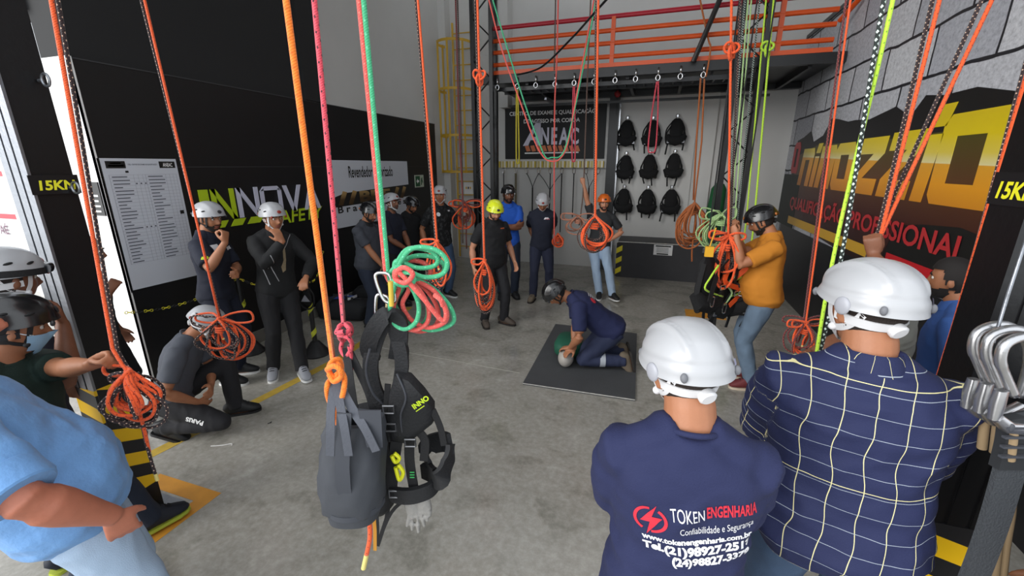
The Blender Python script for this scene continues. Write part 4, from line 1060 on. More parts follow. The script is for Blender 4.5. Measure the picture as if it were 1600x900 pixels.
    if helmet:
        hm, st_, ac = helmet[:3]; kw = helmet[3] if len(helmet) > 3 else {}
        out['helmet'] = helmet_obj(root, HM4, hm, st_, ac, near, **kw)
    return out
def plaid_attr(P):
    o = P['shirt']; me = o.data; n = len(me.vertices); at = me.attributes.new('plaid', 'FLOAT_VECTOR', 'POINT'); D = np.zeros((n, 3), 'f')
    for i, v in enumerate(me.vertices):
        p = v.co; best = None
        for s in (1, -1):
            a, el, wr = P['J'][s]
            d = (el-a); L = d.length; d = d/L; t = (p-a).dot(d); q = p-a-d*t
            if t > .02 and q.length < .095 and (p.x*s > abs(a.x)-.01 or t > .11) and t < L+.05:
                x = d.orthogonal(); x = Vector((0,1,0))-d*d.y; x.normalize(); y = d.cross(x); ang = math.atan2(q.dot(y), q.dot(x)); best = (ang*.075, t+.03, 0)
        if best is None:
            c = P['sp'](max(0, min(.5, p.z-.93))); r = math.atan2(p.x, -(p.y) if p.y < 0 else p.y); best = (p.x+.006*math.sin(p.z*16)+.004*math.sin(p.z*37+p.x*9), p.z+.006*math.sin(p.x*14), 0)
        D[i] = best
    at.data.foreach_set('vector', D.ravel())
    for c in o.children:
        me2 = c.data; n2 = len(me2.vertices); a2 = me2.attributes.new('plaid', 'FLOAT_VECTOR', 'POINT')
        a2.data.foreach_set('vector', np.array([(math.atan2(v.co.x, -v.co.y)*.09+.03, v.co.z*.6+.02, 0) for v in me2.vertices], 'f').ravel())
def stand(foot, top, f=None):
    """ground point under a foot pixel and the body scale whose helmet top meets a pixel"""
    p = pz(*foot) if f is None else None
    if f is None: v, ff = ray(*foot); f = (p-CAM).dot(Vector((-sy, cy, 0)))
    v, ff = ray(*top); z = CH+v.z*f/ff
    q = pf(top[0], top[1], f); return Vector((q.x, q.y, 0)), z/1.77
def print_on(o_shirt, parent, me, M, m, name, off=.0018):
    """lay flat writing me (placed by M in shirt space, reading plane xy, normal z) on the cloth"""
    b = bmesh.new(); b.from_mesh(me)
    for v in b.verts: v.tag = False
    for _ in range(4):
        E = [e for e in b.edges if e.calc_length() > .012]
        if not E: break
        bmesh.ops.subdivide_edges(b, edges=E, cuts=1); bmesh.ops.triangulate(b, faces=[f for f in b.faces if len(f.verts) > 4])
    sb = bmesh.new(); sb.from_mesh(o_shirt.data); T = BVHTree.FromBMesh(sb)
    nn = (M.to_3x3() @ Vector((0,0,1))).normalized()
    for v in b.verts:
        p = M @ v.co; h = T.ray_cast(p+nn*.25, -nn, .6)
        v.co = h[0]+nn*off if h[0] else p
        if not h[0]: v.tag = True
    bmesh.ops.delete(b, geom=[v for v in b.verts if v.tag], context='VERTS')
    r = bpy.data.meshes.new(name); b.to_mesh(r); b.free(); sb.free(); r.materials.append(m)
    return link(name, r, parent)
# ------------------------------------------------------------------ people: wardrobe
H_W = mat('helmet_white', 'a6a7aa', .36, coat=.25); H_K = mat('helmet_black', '111113', .25, coat=.4); H_Y = mat('helmet_yellow', 'd6e02a', .3, coat=.3); H_O = mat('helmet_orange', 'd9681e', .3, coat=.3)
S_W = mat('strap_white', 'd4d4d6', .6); S_K = mat('strap_black', '161617', .7)
A_R = mat('badge_red', '8a2a20', .4); A_O = mat('badge_orange', 'a8622a', .4); A_D = mat('badge_dark2', '2a2a2c', .4); A_S = mat('badge_silver', '9a9a9e', .4)
cloth = lambda n, c, b=.25: mat(n, c, .85, bump=b, bscale=260)
C_navy = cloth('cloth_navy', '181f45'); C_navy2 = cloth('cloth_dark_navy', '131829'); C_black = cloth('cloth_black', '141417'); C_grey = cloth('cloth_charcoal', '3a3d45')
C_blue = cloth('cloth_royal_blue', '1d55b8'); C_must = cloth('cloth_mustard', 'b8741c'); C_jean = mat('denim_blue', '3d526e', .85, bump=.3, bscale=300, var=.3, vscale=9); C_jeanl = mat('denim_pale', '9fb4cc', .85, bump=.3, bscale=300, var=.12, vscale=8)
C_jeand = mat('denim_dark', '1c2536', .85, bump=.3, bscale=300, var=.25, vscale=9); C_jeang = mat('denim_worn', '5b6d80', .85, bump=.3, bscale=300, var=.4, vscale=7); C_green = cloth('cloth_dark_green', '10261f'); C_skyb = mat('cloth_sky_blue', '6c9bd0', .8, bump=.3, bscale=60, var=.18, vscale=9, sheen=.1)
C_trous = cloth('cloth_black_trousers', '1b1b1f'); C_coal = cloth('cloth_grey_tee', '4a4e57'); C_mid = cloth('cloth_mid_grey', '6a6b66')
sh_k = (mat('shoe_black', '17181a', .6), mat('sole_black', '101011', .7)); sh_w = (mat('shoe_black', '17181a'), mat('sole_white', 'd8d8d6', .6)); sh_g = (mat('shoe_grey', '8e9096', .7), mat('sole_white', 'd8d8d6')); sh_b = (mat('boot_brown', '4b4139', .8, var=.3), mat('sole_dark', '27231f', .8)); sh_t = (mat('boot_tan', '6b5f50', .85, var=.3), mat('sole_dark', '27231f')); sh_r = (mat('shoe_maroon', '5e1f22', .7), mat('sole_cream', 'b8a894', .7))
def camo():
    m, t, b, N, L = nodes('cloth_black_camo'); tc = N('TexCoord'); n = N('TexNoise'); n.inputs['Scale'].default_value = 26; n.inputs['Detail'].default_value = 3; L(tc.outputs['Object'], n.inputs[0])
    r = ramp(N, [(0,'0e0e10'),(.5,'161618'),(.56,'2c2e2f'),(.62,'3a3c3c'),(.66,'19191b')], 'CONSTANT'); L(n.outputs[0], r.inputs[0]); L(r.outputs[0], b.inputs['Base Color']); b.inputs['Roughness'].default_value = .9; return m
C_camo = camo()
def plaid():
    m, t, b, N, L = nodes('cloth_plaid'); at = N('Attribute'); at.attribute_name = 'plaid'; s = N('SeparateXYZ'); L(at.outputs['Vector'], s.inputs[0])
    def line(src, period, off, w):
        a = N('Math', operation='MULTIPLY_ADD'); L(src, a.inputs[0]); a.inputs[1].default_value = 1/period; a.inputs[2].default_value = 50+off
        f = N('Math', operation='FRACT'); L(a.outputs[0], f.inputs[0]); l = N('Math', operation='LESS_THAN'); L(f.outputs[0], l.inputs[0]); l.inputs[1].default_value = w/period; return l.outputs[0]
    col = None
    base = N('RGB'); base.outputs[0].default_value = lin('151d45'); prev = base.outputs[0]
    for src, per, off, w, c in ((s.outputs[0], .074, .0, .0022, 'd8cf9a'), (s.outputs[1], .30, .2, .0022, 'd8cf9a'), (s.outputs[1], .058, .5, .0014, '9aa2ae')):
        mx = N('Mix', data_type='RGBA'); L(line(src, per, off, w), mx.inputs[0]); L(prev, mx.inputs[6]); mx.inputs[7].default_value = lin(c); prev = mx.outputs[2]
    L(prev, b.inputs['Base Color']); b.inputs['Roughness'].default_value = .8
    n = N('TexNoise'); n.inputs['Scale'].default_value = 260; tc = N('TexCoord'); L(tc.outputs['Object'], n.inputs[0]); bp = N('Bump'); bp.inputs['Strength'].default_value = .15; bp.inputs['Distance'].default_value = .01; L(n.outputs[0], bp.inputs['Height']); L(bp.outputs[0], b.inputs['Normal']); return m
C_plaid = plaid()
def dots():
    m, t, b, N, L = nodes('cloth_dotted'); tc = N('TexCoord'); v = N('TexVoronoi'); v.inputs['Scale'].default_value = 30; L(tc.outputs['Object'], v.inputs[0])
    r = ramp(N, [(0,'7a8aa8'),(.12,'1b2340')], 'CONSTANT'); L(v.outputs['Distance'], r.inputs[0]); L(r.outputs[0], b.inputs['Base Color']); return m
hw = (H_W, S_W, A_R); hk = (H_K, S_K, A_D); hk2 = (H_K, S_K, A_O)
PX = 'px'
# ------------------------------------------------------------------ far ring of people
g, k = stand((365, 592), (310, 312))
pF = person('man in navy work shirt, fist at his chin, before the printed checklist board', g, 62, k, 'tan', head=(-25, 8), lean=(2, 2),
    aR=dict(t=(PX, 352, 378, -.25), hint=(.6, -.1, -1), n=(-.3,-.8,.3), curl=1.3, d=(-.2,.1,1)), aL=dict(t=(.10,.26,1.12), hint=(-1,-.2,-.6), n=(0,-1,0), curl=.9),
    shirt=(C_navy2, .85), pants=C_navy2, shoes=sh_w, helmet=(H_W, S_K, A_D), beard='2a1d17', collar=C_navy2)
g, k = stand((452, 577), (411, 313))
pG = person('man in black jacket and white helmet covering his mouth with one hand', g, 18, k, 'tan', head=(8, 6), roll=-3,
    aR=dict(t=(PX, 441, 377, -.19), hint=(.7, .1, -1), n=(.2,-1,.2), curl=.5, d=(.35,-.1,1)), aL=dict(t=(PX, 478, 434, -.12), hint=(-1,-.4,0), n=(0,0,-1), curl=.5),
    lR=dict(t=(.16,.02,.085), fd=(.5,1,0)), lL=dict(t=(-.02,.28,.085), fd=(.1,1,0)),
    shirt=(cloth('cloth_black_jacket', '131416'), 1.92, -.13), pants=C_black, shoes=sh_g, helmet=(H_W, S_W, A_R), collar=C_black)
# crouching man
g = pz(310, 668)
pH = person('man in grey T-shirt and white helmet crouching beside the barred left column', g, 68, 1.0, 'tan', pelvis=(0,-.12,.33), lean=(12,34), head=(10,34),
    aR=dict(t=(PX, 308, 628, -.12), hint=(.7,-.5,-.6), n=(-.6,.2,-.4), curl=.6), aL=dict(t=(PX, 330, 602, .0), hint=(-.6,.2,-1), n=(.6,-.3,-.2), curl=.5),
    lR=dict(t=(.13,-.16,.12), hint=(.25,1,-.15), fd=(.1,.75,-.35)), lL=dict(t=(-.13,.26,.085), hint=(-.1,.6,1), fd=(-.1,1,0)),
    shirt=(C_coal, .72), pants=C_trous, shoes=sh_k, helmet=hw)
g, k = stand((570, 508), (566, 312))
pI = person('man in grey polo and black helmet in front of the reseller sign', g, 52, k, 'tan', head=(-5, 18), fat=.03, wide=1.06,
    aR=dict(t=(PX, 604, 424, -.14), hint=(1,-.6,0), n=(-.2,-.9,.2), curl=.35), aL=dict(t=(-.05,.22,.88), hint=(-1,-.5,0), n=(0,-1,0), curl=.4),
    shirt=(C_grey, .7), pants=C_jeand, shoes=sh_k, helmet=hk2, beard='2a1f1a', collar=C_black)
g, k = stand((612, 480), (606, 300))
pJ2 = person('man in navy T-shirt and white helmet looking up behind the grey polo man', g, 55, k, 'brown', head=(-8, -10),
    aR=dict(t=(.03,.27,.95), hint=(1,-.6,0), n=(-.5,-.8,.0), curl=.6), aL=dict(t=(-.02,.30,.94), hint=(-1,-.6,0), n=(.5,-.8,0), curl=.6),
    shirt=(C_navy2, .75), pants=C_black, shoes=sh_k, helmet=hw, beard='4a423c')
g, k = stand((655, 470), (638, 305)); g.x -= .15; g.y += .2
pI3 = person('man in black shirt and black helmet looking down, half hidden beside the exit sign', g, 40, k, 'tan', head=(0, 22), shirt=(C_black, .8), pants=C_black, shoes=sh_k, helmet=hk, beard='2a1f1a')
g, k = stand((692, 464), (684, 288))
pJ = person('man in black camouflage T-shirt and white helmet holding out a small rope coil', g, 35, k, 'tan', head=(-42, 2),
    aL=dict(t=(PX, 731, 336, -.1), hint=(-.2,-.3,-1), n=(.4,-.3,-.6), curl=1.3), aR=dict(t=(.28,.02,.88)),
    shirt=(C_camo, .8), pants=C_jean, shoes=sh_w, helmet=hw, beard=None)
g, k = stand((757, 505), (768, 308))
pK = person('man in black polo and yellow helmet, arms hanging, behind an orange rope coil', g, 30, k, 'light', head=(-12, 22), fat=.02, wide=1.05,
    aR=dict(t=(.30,.02,.86)), aL=dict(t=(-.30,.10,.88)), lR=dict(t=(.14,-.0,.085), fd=(.3,1,0)), lL=dict(t=(-.12,.10,.085), fd=(-.5,1,0)),
    shirt=(C_black, .72), pants=C_trous, shoes=sh_b, helmet=(H_Y, S_K, A_D), beard='2a1f1a', collar=C_black)
g, k = stand((800, 464), (793, 286))
pL = person('man in royal blue polo and black helmet with folded arms against the back wall', g, 8, k, 'brown', head=(5, 6),
    aR=dict(t=(-.10,.22,1.17), hint=(1,.0,-.5), n=(0,-1,.2), curl=.5, d=(-1,-.1,.1)), aL=dict(t=(.10,.25,1.14), hint=(-1,.0,-.5), n=(0,-1,0), curl=.6, d=(1,-.15,.1)),
    shirt=(C_blue, .75), pants=C_jeand, shoes=sh_k, helmet=(H_K, S_K, A_S), beard='1d1714', collar=C_blue)
g, k = stand((845, 466), (848, 297))
pM = person('man with bowed head and hands behind his back under the black sign', g, 2, k, 'tan', head=(0, 30),
    aR=dict(t=(.10,-.17,.93), hint=(.5,-1,0), n=(0,-1,0)), aL=dict(t=(-.10,-.17,.93), hint=(-.5,-1,0), n=(0,-1,0)), lR=dict(t=(.13,.12,.085), fd=(.35,1,0)), lL=dict(t=(-.14,0,.085), fd=(-.3,1,0)),
    shirt=(C_navy2, .8), pants=cloth('cloth_navy_trousers', '20253a'), shoes=sh_t, helmet=hw)
g, k = stand((945, 462), (940, 301)); 
pN = person('man in charcoal T-shirt and orange helmet, one arm raised to a rope', g, 4, k, 'light', head=(5, 4), roll=-4,
    aR=dict(t=(PX, 911, 284, -.05), hint=(.6,-.1,.4), n=(0,-1,0), curl=1.2), aL=dict(t=(PX, 952, 376, -.08), hint=(-1,-.3,.1), n=(.3,-.2,-.8), curl=.7, d=(.9,.2,-.2)),
    lR=dict(t=(-.05,.10,.085), fd=(.1,1,0)), lL=dict(t=(-.26,.22,.10), fd=(-.5,1,.1)),
    shirt=(mat('cloth_charcoal_tee', '2b2d30', .85, bump=.25, bscale=260), .7), pants=C_jeanl, shoes=sh_w, helmet=(H_O, S_K, A_D), beard='2a1f1a')
# the rescuer and the manikin
p1 = pz(912, 580)
g = pz(950, 573)
pO = person('man in navy T-shirt kneeling on the rubber mat, pressing on the manikin', g, -80, 1.04, 'tan', pelvis=(0,0,.45), lean=(48,60), head=(12,52), wide=1.08, fat=.02,
    aR=dict(t=('w', pz(897, 546, .25)), hint=(1,-.3,0), n=(0,-.2,-1), curl=.35, d=(-.5,.8,-.25)), aL=dict(t=('w', pz(891, 543, .28)), hint=(-1,-.3,0), n=(0,-.2,-1), curl=.4, d=(.5,.8,-.25)),
    lR=dict(t=(.13,-.16,.125), hint=(0,1,-.6), fd=(0,-.25,-1)), lL=dict(t=(-.10,-.14,.125), hint=(0,1,-.6), fd=(0,-.25,-1)),
    shirt=(C_navy, .8, -.07), pants=cloth('cloth_navy_work', '262d48'), shoes=sh_t, helmet=hk)
# right side
g, k = stand((1222, 600), (1218, 314))
g2 = Vector((g.x, g.y, 0))
pP = person('man in mustard polo and black helmet gripping a rope with both hands', g2, -80, k, 'tan', head=(0, 26), fat=.07, wide=1.1,
    aR=dict(t=(PX, 1148, 360, .03), el=(PX, 1190, 440, .2), n=(-.7,-.3,.2), curl=1.35, d=(-.2,.5,.8)), aL=dict(t=(PX, 1150, 368, -.10), el=(PX, 1196, 440, -.22), n=(.7,-.3,.2), curl=1.35, d=(.2,.5,.8)),
    shirt=(C_must, .72), pants=C_jeang, shoes=sh_r, helmet=hk2, beard='1d1714', collar=C_must)
pT = person('man in grey shirt hidden behind the checked-shirt man, one hand raised to the ropes', (1.22, 2.62, 0), -70, .97, 'brown', head=(0, 20),
    aR=dict(t=(PX, 1232, 572, -.12), hint=(.5,-.8,-.3), n=(-.9,0,-.2), curl=.7), aL=dict(t=(PX, 1364, 398, .0), hint=(-.6,-.3,-.6), n=(.6,-.2,.1), curl=1.1, d=(-.1,.25,1)),
    shirt=(C_mid, .8), pants=C_mid, shoes=sh_k, helmet=None)
q = pf(1514, 430, 2.25)
pS = person('bearded bareheaded man in blue shirt between the mural and the right column', (q.x+.02, q.y, 0), -88, q.z/1.645, 'tan', head=(-4, 4),
    shirt=(cloth('cloth_mid_blue', '35599a'), .8), pants=C_jeand, shoes=sh_k, beard='1d1714', hair='17110f', collar=cloth('cloth_mid_blue', '35599a'))
hs = head_patch(lambda x, y, z: z > .05 and y < .09 or (y < .03 and z > .0) or (y < -.02 and z > -.07), .011).build('hair', MATS['hair_17110f'], pS['root'], 180); hs.matrix_local = pS['HM']
# near right: navy T-shirt man and the checked shirt
g = pf(1085, 640, .98); g.z = 0
pQ = person('man in navy T-shirt with red and white back print, white helmet, arms folded', g, -165, 1.0, 'tan', head=(22, 8, -3), vox=.0065, near=True, wide=1.06, fat=.02, lean=(3, 3),
    aR=dict(t=(-.04,.26,1.04), hint=(.55,.0,-1), n=(0,-1,0), curl=.5), aL=dict(t=(.06,.24,1.08), hint=(-.75,.1,-1), n=(0,-1,0), curl=.5),
    shirt=(C_navy, .82), pants=C_jean, shoes=sh_k, helmet=(H_W, S_W, mat('clip_grey', '6a6b70'), dict(sticker=(PI-.62, .20))), hair='241a15')
pR = person('broad man in navy checked shirt and white helmet, back turned, before the right column', (.66, 1.44, 0), -160, 1.07, 'tan', head=(30, 3), vox=.0065, near=True, wide=1.2, fat=.06, lean=(4, 6),
    aR=dict(t=(.02,.30,1.02), hint=(.7,.0,-1), n=(0,-1,0), curl=.5), aL=dict(t=(.02,.30,1.06), hint=(-.8,.1,-1), n=(0,-1,0), curl=.5),
    shirt=(C_plaid, .95), pants=C_jean, shoes=sh_k, helmet=(H_W, S_W, mat('clip_grey', '6a6b70'), dict(sticker=(PI-.70, .16))), hair='241a15', collar=C_plaid)
pU = person('man in dotted navy shirt at the frame edge, behind the steel hooks', (1.25, 1.31, 0), -80, 1.0, 'tan', shirt=(dots(), .8), pants=C_coal, shoes=sh_k)
# near left
pA = person('stout man in rolled sky blue shirt, hand in the pocket of pale jeans', (-2.08, .42, 0), 78, 1.07, 'pink', vox=.0065, near=True, wide=1.15, fat=.06, head=(0,5), pelvis=(0,.28,.93), lean=(-32,-2), lR=dict(t=(.11,.30,.085)), lL=dict(t=(-.11,.28,.085)),
    aR=dict(t=(PX, 176, 806, .08), el=(PX, 60, 900, -.3), n=(-1,0,0), curl=.4, thick=1.1, d=(-.25,.15,-1)), aL=dict(t=(-.25,.2,.9)),
    shirt=(C_skyb, .9), pants=C_jeanl, shoes=sh_k, collar=C_skyb, hair='3a2a20')
pB = person('man in dark green shirt, black helmet and pale blue face mask gripping a rope', (-2.46, .82, 0), 74, .95, 'tan', head=(8, 12), twist=-24,
    aL=dict(t=(PX, 168, 570, -.1), hint=(.1,-.2,-1), n=(.5,-.3,-.3), curl=1.35, d=(.3,.8,.3)), aR=dict(t=(.25,.05,.86)),
    shirt=(C_green, {1: .8, -1: .75}), pants=C_jeand, shoes=sh_k, helmet=hk)
pC = person('man in navy shirt, white helmet with dark goggles, hand at his face', (-2.84, .99, 0), 108, 1.02, 'brown', head=(0, 6),
    aR=dict(t=(PX, 98, 505, -.06), el=(PX, 108, 610, -.12), n=(-.2,-1,.2), curl=.8, d=(-.2,.0,1)), aL=dict(t=(-.2,.2,.95)),
    shirt=(C_navy2, .8), pants=C_jeand, shoes=(mat('trainer_navy', '151a26', .7), mat('sole_lime', 'a8b43a', .7)), helmet=hw, lR=dict(t=(.10,.30,.085)))
pD = person('man in black helmet with orange lines at the left frame edge', (-3.50, 1.12, 0), 80, 1.0, 'tan', shirt=(C_black, .8), pants=C_black, shoes=sh_k, helmet=(H_K, S_K, A_O))
pE = person('man in black shirt mostly hidden behind the left column, elbow showing', (-4.08, 1.92, 0), 70, .95, 'brown', head=(0, 8),
    aR=dict(t=(PX, 172, 455, .0), el=(PX, 200, 530, -.1), n=(-1,0,0), curl=.6), shirt=(C_black, .9), pants=C_black, shoes=sh_k)

plaid_attr(pR)

# ------------------------------------------------------------------ ropes
def ropemat(name, base, fleck, f=42, w=.42, mode='and', rough=.75):
    m, t, b, N, L = nodes(name); uv = N('UVMap'); s = N('SeparateXYZ'); L(uv.outputs[0], s.inputs[0])
    def hel(sign, turns=2):
        a = N('Math', operation='MULTIPLY'); L(s.outputs[1], a.inputs[0]); a.inputs[1].default_value = f
        x = N('Math', operation='MULTIPLY_ADD'); L(s.outputs[0], x.inputs[0]); x.inputs[1].default_value = sign*turns; L(a.outputs[0], x.inputs[2])
        fr = N('Math', operation='FRACT'); L(x.outputs[0], fr.inputs[0]); l = N('Math', operation='LESS_THAN'); L(fr.outputs[0], l.inputs[0]); l.inputs[1].default_value = w; return l.outputs[0]
    c = N('Math', operation='MULTIPLY' if mode == 'and' else 'MAXIMUM'); L(hel(1), c.inputs[0]); L(hel(-1), c.inputs[1])
    mx = N('Mix', data_type='RGBA'); L(c.outputs[0], mx.inputs[0]); mx.inputs[6].default_value = lin(base); mx.inputs[7].default_value = lin(fleck)
    L(mx.outputs[2], b.inputs['Base Color']); b.inputs['Roughness'].default_value = rough; b.inputs['Sheen Weight'].default_value = .2
    wv = N('Math', operation='MULTIPLY'); L(s.outputs[1], wv.inputs[0]); wv.inputs[1].default_value = 900
    wx = N('Math', operation='MULTIPLY_ADD'); L(s.outputs[0], wx.inputs[0]); wx.inputs[1].default_value = 25; L(wv.outputs[0], wx.inputs[2])
    sn = N('Math', operation='SINE'); L(wx.outputs[0], sn.inputs[0]); bp = N('Bump'); bp.inputs['Strength'].default_value = .25; bp.inputs['Distance'].default_value = .002; L(sn.outputs[0], bp.inputs['Height']); L(bp.outputs[0], b.inputs['Normal'])
    return m
R_or = ropemat('rope_orange', 'e2551f', '7a2410', 34, .22); R_dk = ropemat('rope_dark', '2a1a1c', 'd9b8a0', 46, .30, 'and'); R_th = ropemat('rope_bright_orange', 'f07a1c', 'e06a14', 30, .4)
R_pk = ropemat('rope_pink', 'd84a5a', '4a1a28', 26, .26); R_rd = ropemat('rope_red', 'd9564e', 'e07a6c', 40, .25); R_gn = ropemat('rope_green', '3fa877', '66c49a', 30, .25)
R_li = ropemat('rope_lime', 'b4dc3a', '6e9a2a', 30, .25); R_bw = ropemat('rope_black_white', '15201c', 'c8d8d0', 40, .5); R_br = ropemat('rope_brown_orange', 'b0602a', '7a3a18', 30, .3); R_pl = ropemat('rope_pale_green', 'a8c88a', '6e8e5a', 30, .3)
R_mr = ropemat('rope_maroon', '5a1e22', 'c8705a', 44, .3); R_ol = ropemat('rope_grey_brown', '5e4a42', '9a7a6a', 40, .3); R_be = ropemat('rope_peach', 'c88a70', 'a06a50', 40, .3)
TIP = mat('rope_tip_yellow', 'd8c87a', .5)
ZB = 5.9
VR = Vector((cy, sy, 0)); VF = Vector((-sy, cy, 0))
def rr(a, b): return rnd.uniform(a, b)
def coil(c, w, h, n, r, wraps=3, ax=VR, dp=VF, up=0, tails=None):
    """a hank: n hanging loops, then wraps round the neck"""
    P = [c.copy()]
    for k in range(n):
        a = rr(-.5, .5); A = (ax*math.cos(a*1.6)+dp*math.sin(a*1.6)); ww = w*rr(.32, .55); L = h*rr(.62, 1.02); cx = ax*rr(-.12, .12)*w; D = dp*rr(-.25, .25)*w
        s = 1 if k % 2 else -1; U = Vector((0,0,1))
        P += [c+A*(s*ww*.45)+D-U*L*.18, c+cx+A*(s*ww)+D-U*L*.55, c+cx+A*(s*ww*.75)+D-U*L*.88, c+cx+D-U*L, c+cx-A*(s*ww*.75)+D-U*L*.86, c+cx-A*(s*ww*.9)+D*1.2-U*L*.5, c-A*(s*ww*.35)+D-U*L*.15, c+A*(s*.01)+U*rr(.0, .015)+dp*rr(-.012,.012)]
    for k in range(up):
        s = 1 if k % 2 else -1; ww = w*rr(.45, .8); U = Vector((0,0,1)); D = dp*rr(-.2,.2)*w
        P += [c+ax*(s*ww*.4)+D+U*w*.12, c+ax*(s*ww)+D+U*w*rr(.05,.2), c+ax*(s*ww*1.05)+D-U*w*.1, c+ax*(s*ww*.5)+D-U*w*.16, c+dp*rr(-.01,.01)]
    R = max(w*.13, r*2.4)
    for k in range(wraps*6):
        t = k*PI/3; P.append(c-Vector((0,0,h*.14+k*r*.36))+ax*(R*math.cos(t))+dp*(R*math.sin(t)))
    return P
def rope(label, p0, p1, fwd, r, m, coilargs=None, tail=0, group=None, at=None, ztop=ZB, tip=True, sub=7, off=0, n=8, knots=(), name='rope', pre=None, f0=None, wob=0):
    """hanging rope: through pixel p0 and pixel p1 at depth fwd, anchored above at ztop; then its coil and tail"""
    a = pf(p0[0], p0[1], f0 or fwd); b = pf(p1[0], p1[1], fwd)
    if ztop: a = b+(a-b)*((ztop-b.z)/(a.z-b.z)) if a.z > b.z else a
    b = b+VR*off
    path = [a+(b-a)*t+(VR*rr(-wob, wob) if 0 < t < 1 else VR*0) for t in np.linspace(0, 1, 12)]
    for kp in knots:
        k = pf(kp[0], kp[1], fwd)
    if at is not None:
        c2 = pf(at[0], at[1], fwd-.03); path += crom([b, b+(c2-b)*.5-Vector((0,0,.01)), c2], 5)[1:]; b = c2
    if coilargs:
        w, h, nn = coilargs[:3]; P = coil(b, w, h, nn, r, **(coilargs[3] if len(coilargs) > 3 else {})); path += crom(P, sub)[1:]; b = P[-1]
    if tail:
        e = b+Vector((rr(-.02,.02), rr(-.02,.02), -tail)); path += crom([b, (b+e)/2+VR*rr(-.02,.02), e], 5)[1:]
    o = MB().tube(path, r, n).build(name, m, None, 180); tag(o, label, 'rope', group)
    if tail and tip:
        t = MB().cyl(path[-2], path[-1]+(path[-1]-path[-2]).normalized()*.006, r*1.12, n=10); t.build('rope_tip', TIP, o)
    return o, b, path
def knot(par, c, r, m, s=1.0, name='knot'):
    """overhand figure knot: a trefoil of the same rope"""
    P = []
    for t in np.linspace(0, 2*PI, 46, endpoint=False):
        P.append(Vector(c)+VR*(s*(math.sin(t)+2*math.sin(2*t))*.33)+Vector((0,0,1))*(s*(math.cos(t)-2*math.cos(2*t))*.42)-VF*(s*.35*math.sin(3*t)))
    return MB().tube(P, r, 8, closed=True).build(name, m, par, 180)
GR = 'ropes hanging from the gantry'
o, b, _ = rope('orange rope held by the masked man, coiled in front of the left column', (82,10), (176,545), 1.5, .0065, R_or, (.15,.20,8,dict(up=1)), .30, at=(202,584))
o, b, _ = rope('dark flecked rope beside the orange one in the masked man\'s hand', (92,10), (184,548), 1.52, .006, R_dk, (.17,.23,7,dict(up=1)), .38, at=(210,588))
G0 = pH['root'].location; fH = G0.dot(VF)
rope('orange rope falling to a coil over the crouching man\'s helmet', (226,0), (343,498), fH-.35, .0075, R_or, (.26,.34,7,dict(up=2)), .05)
rope('dark flecked rope falling beside the orange one to the crouching man', (220,0), (346,500), fH-.33, .0065, R_dk, (.28,.30,6,dict(up=1)), 0)
rope('orange rope ending in a small coil before the camouflage shirt man', (653,0), (683,378), 3.0, .0075, R_or, (.14,.34,5,dict(up=1)), .1)
rope('dark flecked rope of the small coil before the camouflage shirt man', (649,0), (681,380), 3.02, .0065, R_dk, (.14,.32,4), .34)
o, b, _ = rope('orange rope ending in a coil before the yellow helmet man\'s legs', (746,0), (757,408), 3.5, .0085, R_or, (.18,.44,6,dict(up=1)), .0)
knot(o, pf(749,120,3.5), .0085, R_or, .05)
rope('dark flecked rope of the coil before the yellow helmet man\'s legs', (742,0), (756,410), 3.52, .007, R_dk, (.18,.50,5), .0)
rope('orange rope ending in a coil over the charcoal T-shirt man', (935,0), (930,338), 4.3, .0105, R_or, (.34,.40,7,dict(up=0)), .0)
rope('dark flecked rope of the coil over the charcoal T-shirt man', (931,0), (928,338), 4.32, .008, R_dk, (.30,.36,5), .0)
fP = pP['root'].location.dot(VF)
o, b, _ = rope('orange rope gripped by the mustard polo man, coiled below his hands', (1143,0), (1138,368), fP-.08, .0105, R_or, (.22,.50,5,dict(up=3)), .0)
knot(o, pf(1143,78,fP-.08), .0105, R_or, .06)
rope('black and white flecked rope beside the mustard polo man\'s orange rope', (1157,0), (1141,372), fP-.05, .009, R_dk, (.2,.45,4,dict(up=1)), .0)
rope('orange rope with a coil hanging right of the mustard polo man', (1329,0), (1259,505), 3.0, .0065, R_or, (.17,.30,4,dict(up=3)), .10)
rope('maroon flecked rope with a coil right of the mustard polo man', (1322,0), (1256,500), 3.02, .0065, R_mr, (.18,.28,4,dict(up=2)), .0)
# lime and black-white pair by the checked man
def pairtwist(pa, pb, fwd, r, ms, labels, z1=None, turns=1.5, ph=0):
    a, b = pf(*pa, fwd), pf(*pb, fwd); a = b+(a-b)*((ZB-b.z)/(a.z-b.z)); e = b+(b-a).normalized()*.5
    for k in (0, 1):
        P = []
        for t in np.linspace(0, 1, 60):
            c = a+(e-a)*t; q = ph+turns*2*PI*t+k*PI; P.append(c+VR*(r*1.7*math.cos(q))+VF*(r*1.7*math.sin(q)))
        tag(MB().tube(P, r, 8).build('rope', ms[k], None, 180), labels[k], 'rope')
pairtwist((1388,0), (1274,575), 1.62, .0072, (R_li, R_bw), ('lime rope twisting down behind the checked-shirt man', 'black and white rope twisted round the lime one behind the checked shirt'), turns=2.5, ph=2.2)
fS = 2.1
for (x0, x1, y1, lb, dd) in ((1468, 1370, 392, 'left of the two orange ropes gathered in a raised hand by the mural', 0), (1550, 1362, 398, 'slanting orange rope from upper right gathered in the raised hand', .0)):
    rope(lb, (x0,0), (x1,y1), fS+dd, .0085, R_or, None, .5, tip=False)
    rope('dark flecked rope '+('beside the left gathered orange rope at the mural' if x0 < 1500 else 'beside the slanting gathered orange rope at the mural'), (x0-11 if x0<1500 else x0-16,0), (x1-3,y1-8), fS+.03, .008, R_dk, None, .4, tip=False)
